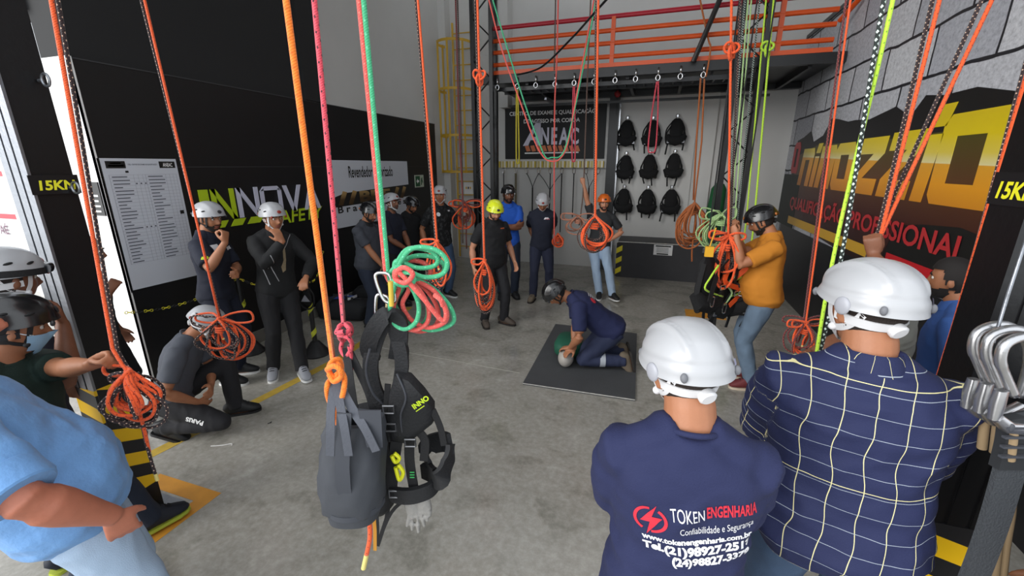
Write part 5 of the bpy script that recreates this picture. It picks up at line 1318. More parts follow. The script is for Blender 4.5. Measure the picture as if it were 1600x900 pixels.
rope('orange rope running down the edge of the right column', (1601,130), (1487,520), 1.82, .0085, R_or, None, .4, tip=False)
rope('dark flecked rope behind the orange one on the right column', (1606,90), (1490,520), 1.88, .009, R_dk, None, .4, tip=False)
# far thin ropes
fL = YM+.3
def thin(lb, pts, r, m, Y=None, f=None, top=True, name='rope', cat='rope', group=None, anchor=None):
    P = [py_(x, y, Y) if Y else pf(x, y, f) for x, y in pts]
    if top: P = [P[1]+(P[0]-P[1])*(((anchor or ZB)-P[1].z)/(P[0].z-P[1].z))]+P[1:]
    o = MB().tube(crom(P, 8), r, 6).build(name, m, None, 180); return tag(o, lb, cat, group), P
thin('thin dark red rope in front of the caged ladder', [(712,0),(716,150),(720,250),(724,325)], .012, R_mr, f=6.2)
thin('thin black rope in front of the caged ladder', [(715,0),(718,120),(722,260),(723,470-90)], .011, R_dk, f=6.25)
fJ = pJ['root'].location.dot(VF); c = pf(727, 318, fJ-.12)
o = MB().tube(crom(coil(c, .34, .40, 4, .011, up=3), 6), .011, 7).build('rope_coil', R_or, None, 180); tag(o, 'small orange rope coil in the outstretched hand of the camouflage shirt man', 'rope')
o = MB().tube(crom(coil(c+Vector((0,0,.02)), .30, .34, 3, .010, up=2)+[c+Vector((0,0,-.5)), c+Vector((0,0,-.72))], 6), .010, 7).build('rope_coil', R_mr, None, 180); tag(o, 'small maroon rope coil in the outstretched hand of the camouflage shirt man', 'rope')
# long red and green U before the sign
for dx, m, lb in ((0, R_rd, 'red rope hanging in a deep curve before the black sign'), (6, R_gn, 'green rope hanging in a deep curve before the black sign')):
    thin(lb, [(764+dx,0),(785+dx*1.5,80),(815+dx,165),(836+dx,222),(850+dx*.5,246),(862,252-dx),(875,248-dx*.6),(887-dx*.3,225),(899+dx*.2,160),(921+dx*.5,40),(928+dx*.5,0)][:11], .010, m, f=5.6, top=False)
for dx, m, lb in ((0, R_rd, 'short red upper run above the curved red rope'), (6, R_gn, 'short green upper run above the curved green rope')):
    pass
thin('thin red rope hanging before the centre of the black sign', [(872,0),(871,60),(867,160),(866,255),(866,380)], .011, R_rd, f=6.4)
thin('thin black cord hanging beside the red one before the sign', [(868,0),(867,60),(866,110)], .010, R_dk, f=6.4)
c = pf(872, 366, 6.5); o = MB().tube(crom(coil(c, .2, .25, 4, .012), 6), .012, 7).build('rope_coil', R_or, None, 180); tag(o, 'small orange rope coil at the side of the navy T-shirt man', 'rope')
fN = pN['root'].location.dot(VF)
thin('grey brown rope held up by the charcoal T-shirt man', [(923,0),(918,120),(912,284),(908,330),(905,352)], .011, R_ol, f=fN-.05)
c = pf(903, 338, fN-.1); o = MB().tube(crom(coil(c, .34, .3, 4, .011, up=3), 6), .011, 7).build('rope_coil', R_be, None, 180); tag(o, 'loose peach rope coil left of the charcoal T-shirt man', 'rope')
# rings under the tray and what hangs from them
rings = {}
for px in (777, 808, 837, 867, 897, 928, 961, 993, 1028, 1063, 1099):
    yy_ = 137-(px-777)*.062; q = py_(px, yy_, YM-.03); o = MB().tube([q+Vector((.030*math.cos(t), 0, .038*math.sin(t))) for t in np.linspace(0, 2*PI, 16, endpoint=False)], .010, 7, closed=True).box(q+Vector((-.012,-.005,.035)), q+Vector((.012,.02,.14))).build('ring', M_chrome, None, 180)
    tag(o, 'steel ring hung along the cable tray', 'ring', 'rings along the cable tray'); rings[px] = q
def loopsling(lb, px, xb, yb, r, m, gap=.05):
    q = rings[px]; b = py_(xb, yb, YM-.03); P = [q+Vector((-.01,0,-.05)), (q+b)/2+Vector((-gap,0,0)), b+Vector((-gap*1.2,0,.06)), b, b+Vector((gap*1.2,0,.06)), (q+b)/2+Vector((gap,0,0)), q+Vector((.01,0,-.05))]
    return tag(MB().tube(crom(P, 6), r, 6).build('sling', m, None, 180), lb, 'sling')
loopsling('long pink sling looped over the harnesses', 1028, 1018, 238, .012, R_pk, .045)
loopsling('short crimson sling looped before the sign letters', 897, 896, 252, .012, R_pk, .02)
loopsling('yellow sling looped before the left side of the black sign', 808, 809, 255, .013, mat('sling_yellow', 'c8b83a', .7), .02)
q = rings[1099]; b = py_(1085, 318, YM-.03); cc = coil(b, .42, .70, 13, .013, wraps=3)
o = MB().tube([q+Vector((.02,0,-.05)), (q+b)/2+Vector((.04,0,0)), b]+crom(cc+[cc[-1]-Vector((0,0,.5)), cc[-1]-Vector((-.02,0,.72))], 5)[1:], .013, 6).build('rope', R_br, None, 180); tag(o, 'big coil of brown orange rope hanging beside the harness panel', 'rope')
thin('brown orange rope slanting down across the orange rails', [(1092,-10),(1102,40),(1110,75),(1103,120)], .013, R_br, Y=YM-.06)
o = MB().tube([q+Vector((-.03,0,-.04)), (q+b)/2+Vector((-.03,.02,0)), b+Vector((-.02,.02,.05))], .013, 6).build('rope', R_br, None, 180); tag(o, 'second strand of brown orange rope above the big coil', 'rope')
for p0, p1, r, m, lb in (((1169,0),(1143,330),.010,R_pl,'pale green rope in front of the right truss post'), ((1164,0),(1135,345),.012,R_bw,'black and white rope left of the pale green ropes'), ((1174,0),(1149,330),.009,R_pl,'second pale green rope in front of the right truss post'),
                         ((1187,0),(1152,345),.010,R_bw,'black and white dotted rope between pale green and lime ropes'), ((1197,0),(1166,345),.010,R_li,'thin lime rope left of the knotted lime rope'), ((1209,0),(1178,350),.012,R_li,'lime rope with a knot near the mezzanine beam')):
    o, b, _ = rope(lb, p0, p1, 5.6, r, m, None, .5, tip=False)
    if 'knot ' in lb+' ' and 'with a knot' in lb: knot(o, pf(1199,75,5.55), .014, R_li, .07)
c = pf(1128, 335, 5.5); o = MB().tube(crom(coil(c, .42, .55, 7, .010, up=3), 6), .010, 6).build('rope_coil', R_pl, None, 180); tag(o, 'pale green rope coil behind the mustard polo man\'s hands', 'rope')
# ------------------------------------------------------------------ red and green hank, bags and harness in front
fR = 1.32
b0 = pf(612, 432, fR)
def hank(label, m, p0, loops, r, pre=()):
    a = pf(p0[0], 0, fR); b = pf(*p0[1:], fR) if len(p0) == 3 else b0
    a = b+(a-b)*((ZB-b.z)/(a.z-b.z)); path = [a+(b-a)*t for t in np.linspace(0, 1, 10)]
    P = [b]+[pf(x, y, fR+d) for x, y, d in loops]; path += crom(P, 7)[1:]
    return tag(MB().tube(path, r, 9).build('rope', m, None, 180), label, 'rope')
def L_(cx, top, w, h, d, lean=0):
    return [(cx-w*.35+lean*.1, top+h*.15, d), (cx-w*.5, top+h*.5, d), (cx-w*.42+lean*.6, top+h*.85, d), (cx+lean*.8, top+h, d), (cx+w*.42+lean, top+h*.85, d), (cx+w*.5+lean*.6, top+h*.5, d), (cx+w*.2+lean*.2, top+h*.12, d)]
def S_(cx, cy_, w, h, d): return [(cx+w*.3, cy_-h*.45, d), (cx+w*.75, cy_-h*.5, d), (cx+w, cy_-h*.1, d), (cx+w*.92, cy_+h*.35, d), (cx+w*.55, cy_+h*.45, d), (cx+w*.1, cy_+h*.1, d)]
hank('green rope ending in a big hanging hank in front of the onlookers', R_gn, (568,606,425),
     [(612,436,0)]+S_(614,412,84,46,-.02)+[(610,430,.01)]+S_(616,418,78,34,.03)+[(612,430,0)]+S_(612,405,72,30,.0)+[(618,436,-.02)]+L_(632,436,44,78,-.03)+[(628,434,.0)]+L_(650,436,66,80,.02,30)+[(636,436,.01)]+L_(640,440,50,72,.04,4)+[(622,432,-.03),(640,426,-.05),(646,440,-.045),(628,446,-.05),(614,438,-.03)], .0078)
hank('red rope ending in a big hanging hank in front of the onlookers', R_rd, (561,603,428),
     [(612,440,.01)]+S_(612,424,60,30,.04)+[(614,436,0)]+L_(640,440,50,76,-.01,6)+[(626,436,.02)]+L_(656,440,54,72,.0,18)+[(632,436,.03)]+L_(646,438,58,80,.03,12)+[(620,432,-.04),(630,418,-.055),(645,428,-.06),(634,442,-.06),(618,436,-.04),(622,424,-.05),(660,465,-.05),(690,500,-.03),(697,490,-.03),(690,470,-.03),(680,462,-.04),(688,468,-.055),(692,478,-.05)], .0078)
q = pf(690, 476, fR-.04); 
o = MB().tube([q+Vector((.018*math.cos(t),.005*math.sin(2*t),.018*math.sin(t))) for t in np.linspace(0, 2*PI, 16, endpoint=False)], .0075, 8, closed=True).build('knot', R_rd, None, 180); o.parent = bpy.data.objects.get('rope.%03d' % 0); 
bpy.data.objects.remove(o)
tapes = []
for x, y0_, y1_ in ((606,418,452),(610,440,478)):
    a_, b_ = pf(x, y0_, fR-.07), pf(x+2, y1_, fR-.07); tapes.append((a_, b_))
o = MB().cyl(tapes[1][0], tapes[1][1], .0075).build('rope_end_sleeve', mat('sleeve_yellow', 'c8a83a', .5)); tag(o, 'yellow sleeved rope end hanging from the red and green hank', 'rope end')
def bigcarabiner(label, px, py, f, h, w, tilt, m):
    q = pf(px, py, f); ax = VR*math.cos(tilt)+Vector((0,0,1))*math.sin(tilt); up = Vector((0,0,1))*math.cos(tilt)-VR*math.sin(tilt)
    mb = MB(); carabiner(mb, q, h, w, .0055, ax, up); o = mb.build('carabiner', m, None, 180); tag(o, label, 'carabiner')
    MB().cyl(q+ax*w*.42+up*h*.22, q+ax*w*.40-up*h*.2, .0085).build('lock_sleeve', mat('sleeve_gold', 'c8b48a', .35, .7), o); return o
bigcarabiner('steel carabiner under the red and green hank', 603, 450, fR-.02, .10, .05, .25, M_chrome)
bigcarabiner('lower steel carabiner holding the harness by its shoulder straps', 597, 482, fR-.01, .09, .045, -.1, M_chrome)
M_bag = mat('bag_grey', '393c42', .75, bump=.25, bscale=25, var=.1, vscale=10); M_bagk = mat('bag_black', '16171a', .8, bump=.3, bscale=40); M_strap = mat('strap_grey', '4a4d55', .8, bump=.2, bscale=120)
fB = 1.22
# grey bag
def fpt(px, py, d=0, f=fB): return pf(px, py, f+d)
cb = fpt(556, 720); bag = empty('rope_bag', (cb.x, cb.y, fpt(556,786).z), 'grey rope bag hanging by its handles from a bright orange rope', 'bag')
rows = [(556,786,.090,.080),(555,779,.098,.09),(553,755,.104,.095),(552,730,.106,.095),(552,705,.103,.088),(553,685,.097,.077),(555,667,.088,.062),(557,652,.080,.050)]
mb = MB(); n = 48; Rg = []
for j, (x, y, a, b) in enumerate(rows):
    c = fpt(x, y); i = len(mb.v)
    for k in range(n):
        t = 2*PI*k/n; ct, st = math.cos(t), math.sin(t); ct = math.copysign(abs(ct)**.72, ct); st = math.copysign(abs(st)**.72, st)
        wv = .004*math.sin(5*t+j*1.3)+.003*math.sin(9*t-j*2.1)+(.010*math.sin(4*t+j) if j > 5 else 0)
        mb.v.append(c+VR*(ct*(a+wv))+VF*(st*(b+wv)))
    Rg.append(i)
for j, (x, y, a, b) in list(enumerate(rows))[::-1]:
    c = fpt(x, y if j else 800); i = len(mb.v)
    for k in range(n):
        t = 2*PI*k/n; ct, st = math.cos(t), math.sin(t); ct = math.copysign(abs(ct)**.72, ct); st = math.copysign(abs(st)**.72, st)
        mb.v.append(c+VR*(ct*(a-.006))+VF*(st*(b-.006)))
    Rg.append(i)
mb.skin(Rg, n)
local(bag, mb).build('body', M_bag, bag, 60)
mb = MB(); mb.ribbon([fpt(541,784,-.085), fpt(537,760,-.101), fpt(535,730,-.103), fpt(536,690,-.098), fpt(538,645,-.085)], .045, .004, side=VR); local(bag, mb).build('webbing_panel', mat('bag_dark', '383b42', .75), bag)
mb = MB(); mb.ribbon([c_ for c_ in [fpt(556,780)+VR*(.1*math.cos(t))+VF*(.092*math.sin(t)) for t in np.linspace(PI, 2*PI, 16)]], .02, .004, side=(0,0,1)); local(bag, mb).build('base_band', mat('bag_dark', '33363d'), bag)
kn = fpt(524, 590)
for (x0, y0_, x1, y1_, dd) in ((516,712,518,600,-.100), (545,712,526,600,-.106), (588,705,532,606,-.098)):
    mb = MB(); mb.ribbon(crom([fpt(x0,y0_,dd), fpt((x0*2+x1)/3, (y0_*2+y1_)/3-4, dd*.97), fpt((x0+x1*2)/3, (y0_+y1_*2)/3, dd*.7), kn], 6), .026, .004, side=VR); local(bag, mb).build('handle', M_strap, bag)
mb = MB(); mb.prism([(-.035,0),(.035,0),(.03,-.13),(-.02,-.13)], fpt(578,640,-.082), VR, (0,0,1), .006); local(bag, mb).build('side_flap', mat('bag_dark', '33363d'), bag)
# bright orange rope, knot and tail
a, b = pf(447,0,fB), pf(520,560,fB); a = b+(a-b)*((ZB-b.z)/(a.z-b.z))
P = [a+(b-a)*t for t in np.linspace(0, 1, 12)]+crom([b, fpt(531,574,-.02), fpt(524,590,-.035), fpt(514,580,-.03), fpt(518,566,-.02), fpt(530,562,.0), fpt(533,578,.02), fpt(520,590,.02), fpt(512,600,-.02), fpt(512,618,-.02), fpt(520,640,.0), fpt(530,660,.02)], 7)[1:]
o = MB().tube(P, .0085, 10).build('rope', R_th, None, 180); tag(o, 'thick bright orange rope knotted to the grey bag handles', 'rope')
q = MB().tube(crom([fpt(528,574,-.03), fpt(538,590,-.03), fpt(536,615,-.045), fpt(526,645,-.05), fpt(528,662,-.04)], 7), .0085, 10).build('knot_tail', R_th, o, 180)
q = MB().tube(crom([fpt(514,584,-.035), fpt(522,596,-.045), fpt(533,588,-.045), fpt(531,576,-.05), fpt(520,572,-.045), fpt(511,578,-.035)], 7), .0085, 10).build('knot_turn', R_th, o, 180)
o = MB().tube(crom([fpt(572,800,0), fpt(577,815,.0), fpt(578,840,0), fpt(573,866,0)], 6), .0085, 10).build('rope_end', R_or, None, 180); tag(o, 'orange rope tail with a pale tip emerging under the grey bag', 'rope end')
MB().cyl(fpt(573,866), fpt(568,888), .009).build('rope_tip', TIP, o)
mb = MB().ribbon([fpt(584,804,.02), fpt(586,830,.02), fpt(586,860,.02)], .012, .003, side=VR); tag(mb.build('yellow_tape', mat('tape_orange', 'd89a3a', .6)), 'short yellow orange strap end under the grey bag', 'strap')
# black bag behind on the pink rope
fB2 = 1.36
g2 = lambda x, y, d=0: pf(x, y, fB2+d)
bag2 = empty('rope_bag', (g2(582,700).x, g2(582,700).y, g2(590,800).z), 'black rope bag behind the grey one, hanging from the pink rope', 'bag')
mb = MB(); mb.loft([g2(588,792), g2(588,780), g2(586,740), g2(582,690), g2(576,655), g2(572,640)], [(.05,.05), (.075,.07), (.085,.075), (.085,.07), (.075,.06), (.07,.055)], 24, up=VF, sq=2.6); local(bag2, mb).build('body', M_bagk, bag2, 60)
for (pts) in ([(556,650),(548,600),(543,560),(541,545)], [(598,700),(578,620),(556,570),(544,545)]):
    mb = MB(); mb.ribbon(crom([g2(x, y, -.05 if i < 2 else -.01) for i, (x, y) in enumerate(pts)], 6), .026, .004, side=VR); local(bag2, mb).build('handle', M_bagk, bag2)
mb = MB(); mb.ribbon([g2(610,770,-.03), g2(604,810,-.02), g2(590,853,-.0)], .016, .003, side=VR); local(bag2, mb).build('loose_strap', M_bagk, bag2)
mb = MB(); mb.ribbon([g2(586,780,.0), g2(588,820,.0), g2(588,852,-.0)], .022, .003, side=VR); local(bag2, mb).build('loose_strap', M_bagk, bag2)
a, b = pf(491,0,fB2), pf(537,505,fB2); a = b+(a-b)*((ZB-b.z)/(a.z-b.z))
P = [a+(b-a)*t for t in np.linspace(0, 1, 12)]+crom([b, g2(546,515,-.03), g2(534,522,-.04), g2(530,510,-.02), g2(545,506,.01), g2(549,520,.02), g2(536,532,.02), g2(530,524,-.02), g2(545,528,-.04), g2(550,542,-.02), g2(541,556,.0), g2(533,546,.02), g2(536,530,.03)], 7)[1:]
o = MB().tube(P, .0078, 9).build('rope', R_pk, None, 180); tag(o, 'pink flecked rope knotted above the black bag handles', 'rope')
MB().tube(crom([g2(530,512,-.03), g2(526,520,-.04), g2(538,518,-.05)], 7), .0078, 9).build('knot_loop', R_pk, o, 180)
MB().tube(crom([g2(546,540,-.02), g2(550,565,.0), g2(546,590,.0)], 7), .0078, 9).build('knot_tail', R_pk, o, 180)
# hanging harness with INNOVA pad
fW = 1.33; h = lambda x, y, d=0: pf(x, y, fW+d)
M_pad = mat('harness_pad', '17181b', .7, bump=.3, bscale=120); M_edge = mat('harness_edge', '3a3c42', .6)
hn = empty('full_body_harness', (h(640,640).x, h(640,640).y, h(640,780).z), 'black full body harness with padded yoke hanging by steel carabiners', 'harness')
def hp(name, mb, m=M_pad, sm=50): return local(hn, mb).build(name, m, hn, sm)
hp('shoulder_yoke', MB().ribbon(crom([h(582,560,-.0), h(576,540,-.03), h(586,512,-.05), h(604,492,-.05), h(622,500,-.04), h(624,530,-.02), h(620,560,.0)], 6), .055, .018, side=VR))
for pts, w in (([(604,494),(588,530),(579,570),(586,610),(606,640)], .05), ([(612,498),(624,540),(628,570),(624,600),(616,630)], .045)):
    hp('shoulder_strap', MB().ribbon(crom([h(x, y, -.02) for x, y in pts], 6), w, .016, side=VR))
hp('strap_edge', MB().tube(crom([h(578,545,-.05), h(572,580,-.04), h(583,615,-.04), h(602,634,-.03)], 6), .004, 6), M_edge)
hp('gear_pocket', MB().ball(h(628,548,.0), (.026,.02,.045), 16, 12))
mb = MB(); P_ = [h(x, y, d) for x, y, d in ((618,580,-.03),(640,588,-.05),(662,612,-.05),(678,634,-.03),(678,658,-.02),(655,676,-.03),(640,690,-.03),(612,684,-.03),(606,650,-.03),(610,610,-.03))]
base = len(mb.v); cen = sum(P_, Vector())/len(P_)
for q_, dd, s_ in ((P_, .0, 1), (P_, -.022, .96), (P_, -.03, .7), (P_, -.034, .3)):
    mb.v += [cen+(p-cen)*s_+VF*dd for p in q_]
mb.v += [cen+(p-cen)*.98+VF*.03 for p in P_]
nP = len(P_); mb.skin([base+4*nP, base, base+nP, base+2*nP, base+3*nP], nP); hp('back_pad', mb, M_pad, 60)
hp('pad_seam', MB().tube(crom([h(620,584,-.062), h(634,620,-.075), h(626,650,-.07), h(630,684,-.055)], 6), .0035, 6), M_edge)
u_ = (h(668,622,-.09)-h(650,634,-.09)).normalized(); w_ = u_.cross(-VF).normalized(); w_ = -w_ if w_.z < 0 else w_
text('lettering', 'INNO', .025, h(647,640,-.095), u_, w_, M_txtg, hn, bold=.001, shear=.1)
mb = MB(); mb.ribbon([h(650,643,-.096), h(663,634,-.096)], .003, .001, side=w_); hp('logo_underline', mb, M_txtg)
# waist and leg pads
hp('waist_pad', MB().ribbon(crom([h(704,694,-.02), h(700,720,-.05), h(686,748,-.08), h(672,735,.02), h(668,700,.06), h(690,690,.04), h(704,694,-.02)], 8), .075, .016, side=(0,0,1)))
hp('leg_pad', MB().ribbon(crom([h(615,750,.03), h(612,770,-.04), h(640,775,-.07), h(672,765,-.05), h(682,748,.0), h(660,735,.05)], 8), .06, .018, side=(0,0,1)))
for pts, w in (([(640,680),(640,720),(646,760)], .035), ([(620,690),(614,730),(610,765)], .04), ([(676,640),(688,668),(694,696)], .022), ([(656,676),(664,690),(662,720)], .03), ([(606,690),(604,640),(606,600)], .02), ([(612,640),(600,690),(606,740)], .03), ([(640,776),(612,800),(590,850)], .012)):
    hp('webbing', MB().ribbon(crom([h(x, y, -.045) for x, y in pts], 5), w, .005, side=VR), M_web)
for x, y in ((641,692),(610,668),(616,772),(607,640)):
    mb = MB(); q = h(x, y, -.065); mb.tube([q+VR*a+Vector((0,0,b)) for a, b in ((-.018,-.014),(.018,-.014),(.018,.014),(-.018,.014))], .004, 6, closed=True); hp('buckle', mb, mat('buckle_grey', '8a8a8c'))
for pts in ([(612,712),(618,722),(624,716),(616,708)], [(618,730),(624,750),(630,738),(622,726)]):
    hp('yellow_clip', MB().tube(crom([h(x, y, -.07) for x, y in pts], 5), .007, 7), mat('clip_yellow', 'd8d81e', .5))
mb = MB()
for k in range(3): mb = MB().box((0,0,0),(.001,.001,.001))
for k in range(3):
    q = h(644, 738+4*k, -.055); hp('green_mark', MB().ribbon([q-VR*.008, q+VR*.008], .004, .002, side=(0,0,1)), mat('mark_green', '3aa85a'))
# gloves
M_gl = mat('glove_grey', '8d8b87', .85, bump=.4, bscale=90)
for cx, ls in ((644, ((640,805,636,822),(645,808,644,828),(652,806,654,832),(658,800,663,822))), (662, ((662,800,661,815),(666,798,668,814),(670,794,672,806)))):
    mb = MB(); mb.loft([h(cx,776,-.03), h(cx,788,-.03), h(cx+2,800,-.03)], [(.022,.014),(.03,.018),(.028,.014)], 12, up=VF)
    for x0, y0_, x1, y1_ in ls: mb.loft([h(x0-2,y0_-10,-.03), h(x0,y0_,-.035), h((x0+x1)/2,(y0_+y1_)/2,-.035), h(x1,y1_,-.03)], [.010,.010,.0095,.006], 9)
    me = remesh(mb, 'work_glove', [M_gl], .0035, 2); tag(me, 'grey work glove hanging under the harness, '+('longer fingers in front' if cx < 650 else 'partly behind the other'), 'glove')
# ------------------------------------------------------------------ floor things
mat_pts = [pz(868,508), pz(995,523), pz(992,627), pz(817,601)]
mb = MB(); i = 0
for z in (.0, .02): mb.v += [Vector((p.x, p.y, z)) for p in mat_pts]
mb.face((3,2,1,0)); mb.face((4,5,6,7))
for k in range(4): mb.face((k, (k+1) % 4, 4+(k+1) % 4, 4+k))
fm = mb.build('rubber_mat', mat('rubber_grey', '434446', .8, bump=.3, bscale=120, var=.15, vscale=5), None, None); tag(fm, 'dark grey rubber mat on the floor under the kneeling man', 'mat')
e0, e1 = mat_pts[3], mat_pts[2]; mb = MB().ribbon([Vector((e0.x,e0.y,.018))+(e0-e1).normalized()*0-Vector((0,.006,0)), Vector((e1.x,e1.y,.018))-Vector((0,.006,0))], .006, .008, side=(0,0,1)); mb.build('worn_edge', mat('worn_edge', 'b9b7b0'), fm)
# manikin: head toward the camera, torso under the rescuer's hands
hd = pz(884, 562, .10); mk = empty('training_manikin', (hd.x, hd.y, .021), 'training manikin with grey head and dark green torso lying on the rubber mat', 'manikin')
dirT = (pz(890,536,.1)-hd); dirT.z = 0; dirT.normalize(); sdT = Vector((dirT.y, -dirT.x, 0))
hp2 = lambda a, b, z: Vector((hd.x, hd.y, 0))+dirT*a+sdT*b+Vector((0,0,z+.021))
mb = MB(); mb.ball(hp2(0,0,.105), (.085,.115,.10), 26, 18, Matrix((sdT, dirT, Vector((0,0,1)))).transposed())
mb.ball(hp2(.02,0,.20), (.016,.03,.02), 12, 8); local(mk, mb).build('head', mat('manikin_grey', 'a39d96', .5), mk, 180)
mb = MB(); mb.loft([hp2(.09,0,.08), hp2(.15,0,.09)], [.055,.065], 16); local(mk, mb).build('neck', mat('manikin_black', '1a1a1c', .5), mk)
mb = MB(); mb.loft([hp2(.13,0,.10), hp2(.18,0,.11), hp2(.28,0,.115), hp2(.42,0,.11), hp2(.55,0,.10), hp2(.60,0,.09)], [(.09,.07), (.15,.095), (.165,.11), (.155,.105), (.145,.09), (.10,.06)], 26, up=(0,0,1), sq=2.6); local(mk, mb).build('torso', mat('manikin_green', '14513c', .7, bump=.2), mk, 60)
mb = MB()
for k in (-.06, .02): mb.ribbon([hp2(.24+k*.3,.10+k,.225-abs(.10+k)*.1), hp2(.31+k*.3,.13+k,.222-abs(.1+k)*.12)], .02, .004, side=(1,0,0))
local(mk, mb).build('chest_mark', M_txtw, mk)
# chain posts
def chainpost(base, top, label):
    a = pz(*base); r = empty('chain_post', (a.x, a.y, 0), label, 'post', 'barrier chain posts'); fwd = a.dot(VF); t = pf(top[0], top[1], fwd); hgt = t.z
    MB().lathe([(.15,0),(.155,.015),(.14,.03),(.05,.16),(.03,.17),(.001,.17)], 28).build('cone_base', mat('post_black', '161618', .5), r, 40)
    MB().cyl((0,0,.15), (0,0,hgt), .026, n=18).build('tube', mat('post_black', '161618'), r)
    for k in range(2):
        z0_ = hgt*.34+k*hgt*.33; P = [Vector((.0265*math.cos(q), .0265*math.sin(q), z0_+.030*q)) for q in np.linspace(-2.6-1.2, 2.2-1.2, 26)]
        MB().ribbon(P, .05, .002, normals=[Vector((p.x, p.y, 0)) for p in P]).build('yellow_band', mat('post_yellow', 'c8cc3a', .5), r)
    MB().ball((0,0,hgt), (.03,.03,.012), 14, 8).build('cap', mat('post_black', '161618'), r); return Vector((a.x, a.y, hgt))
t1 = chainpost((393,550), (369,434), 'black and yellow barred post left of the black jacket man')
t2 = chainpost((495,553), (482,440), 'black and yellow barred post under the black jacket man\'s hand')
def chain(name, a, b, sag, n, label):
    P = [a+(b-a)*t-Vector((0,0,sag*4*t*(1-t))) for t in np.linspace(0, 1, n+1)]
    mats_ = (mat('chain_yellow', 'd8cc2a', .5), mat('chain_black', '1c1c1e', .5)); mb = MB()
    for k in range(n):
        c = (P[k]+P[k+1])/2; d = (P[k+1]-P[k]); L = d.length*.78; d.normalize(); s_ = d.cross(Vector((0,0,1))).normalized(); s_ = s_ if k % 2 else s_.cross(d); mb.cur = 0 if (k//3) % 2 == 0 else 1
        mb.tube([c+d*(L*x)+s_*(.011*y) for x, y in ((-.65,0),(-.45,.8),(0,1),(.45,.8),(.65,0),(.45,-.8),(0,-1),(-.45,-.8))], .0038, 5, closed=True)
    tag(mb.build(name, list(mats_), None, 180), label, 'chain')
chain('barrier_chain', t1, t2, .10, 34, 'yellow and black chain strung between the two barred posts')
w0 = px_(197, 489, XL+.02); chain('barrier_chain', Vector((w0.x-.02, w0.y, w0.z)), t1, .09, 44, 'yellow and black chain from the black wall to the first post')
chain('barrier_chain', t2, Vector((XL+.02, t2.y+1.3, t2.z+.05)), .15, 26, 'short dark chain running from the second post back to the wall')
f2 = t2.dot(VF); c = pf(479, 466, f2-.06); o = MB().tube([c+VR*(.085*math.cos(q))+Vector((0,0,.13*math.sin(q))) for q in np.linspace(0, 2*PI, 24, endpoint=False)], .010, 8, closed=True).build('strap_ring', M_web, None, 180); tag(o, 'black ring of strap hooked on the barred post', 'strap')
mb = MB().ball(c-VF*.0, (.07,.025,.085), 16, 10); mb.build('disc', M_har, o); mb = MB().prism([(-.05,-.03),(.0,.05),(.05,-.03)], c-VF*.03+VR*.0, VR, (0,0,1), .004); mb.build('silver_mark', mat('logo_silver', '9a9aa2', .5), o)
# gear heap against the left wall
def duffel(px, py, lx, ly, lz, rot, label, m):
    g = pz(px, py); o = empty('gear_bag', (g.x, g.y, 0), label, 'bag', None, math.radians(rot))
    MB().loft([(-lx/2,0,lz*.45),(-lx*.45,0,lz*.5),(0,0,lz*.52),(lx*.45,0,lz*.5),(lx/2,0,lz*.45)], [(ly*.36,lz*.36),(ly*.48,lz*.48),(ly*.5,lz*.52),(ly*.48,lz*.48),(ly*.36,lz*.36)], 18, up=(0,0,1), sq=3).build('body', m, o, 60)
    MB().ribbon(crom([(-.15,-ly*.5,lz*.3),(-.12,-ly*.45,lz*1.02),(0,-ly*.1,lz*1.25),(.12,ly*.45,lz*1.0),(.15,ly*.5,lz*.3)], 6), .04, .006, side=(1,0,0)).build('handle', M_web, o)
    MB().ribbon([(-lx*.4,-.01,lz*1.045),(lx*.4,-.01,lz*1.045)], .02, .004, side=(0,1,0)).build('zip', M_edge, o); return o
DB = [duffel(540, 497, .7, .36, .30, 10, 'black gear bag on the floor left of the grey polo man', M_bagk),
duffel(600, 478, .8, .38, .34, 25, 'black gear bag behind the grey polo man\'s legs', M_bagk),
duffel(612, 455, .7, .36, .42, 85, 'tall black gear bag against the foot of the black wall', M_bagk)]
hr = random.Random(4)
cs = [mat('strap_blue', '2a4a9a', .7), mat('strap_pale', 'b8b8ba', .6), mat('strap_yellow', 'c8b83a', .7), M_web, M_edge]
for k, (bi, z, ci, lb) in enumerate(((0,.31,0,'blue strap lying over the gear bags'), (0,.318,1,'pale grey strap lying over the gear bags'), (1,.36,2,'yellow strap end on the gear heap'), (0,.322,3,'black strap draped over the front gear bag'), (1,.362,1,'pale strap between the gear bags and the grey polo man'))):
    c = DB[bi].location+Vector((0,0,z)); P = [c+Vector((hr.uniform(-.22,.22), hr.uniform(-.10,.10), hr.uniform(-.0,.03))) for _ in range(5)]; P.sort(key=lambda v: v.x)
    tag(MB().ribbon(crom(P, 6), .035, .006, side=(0,.3,1)).build('loose_strap', cs[ci]), lb, 'strap')
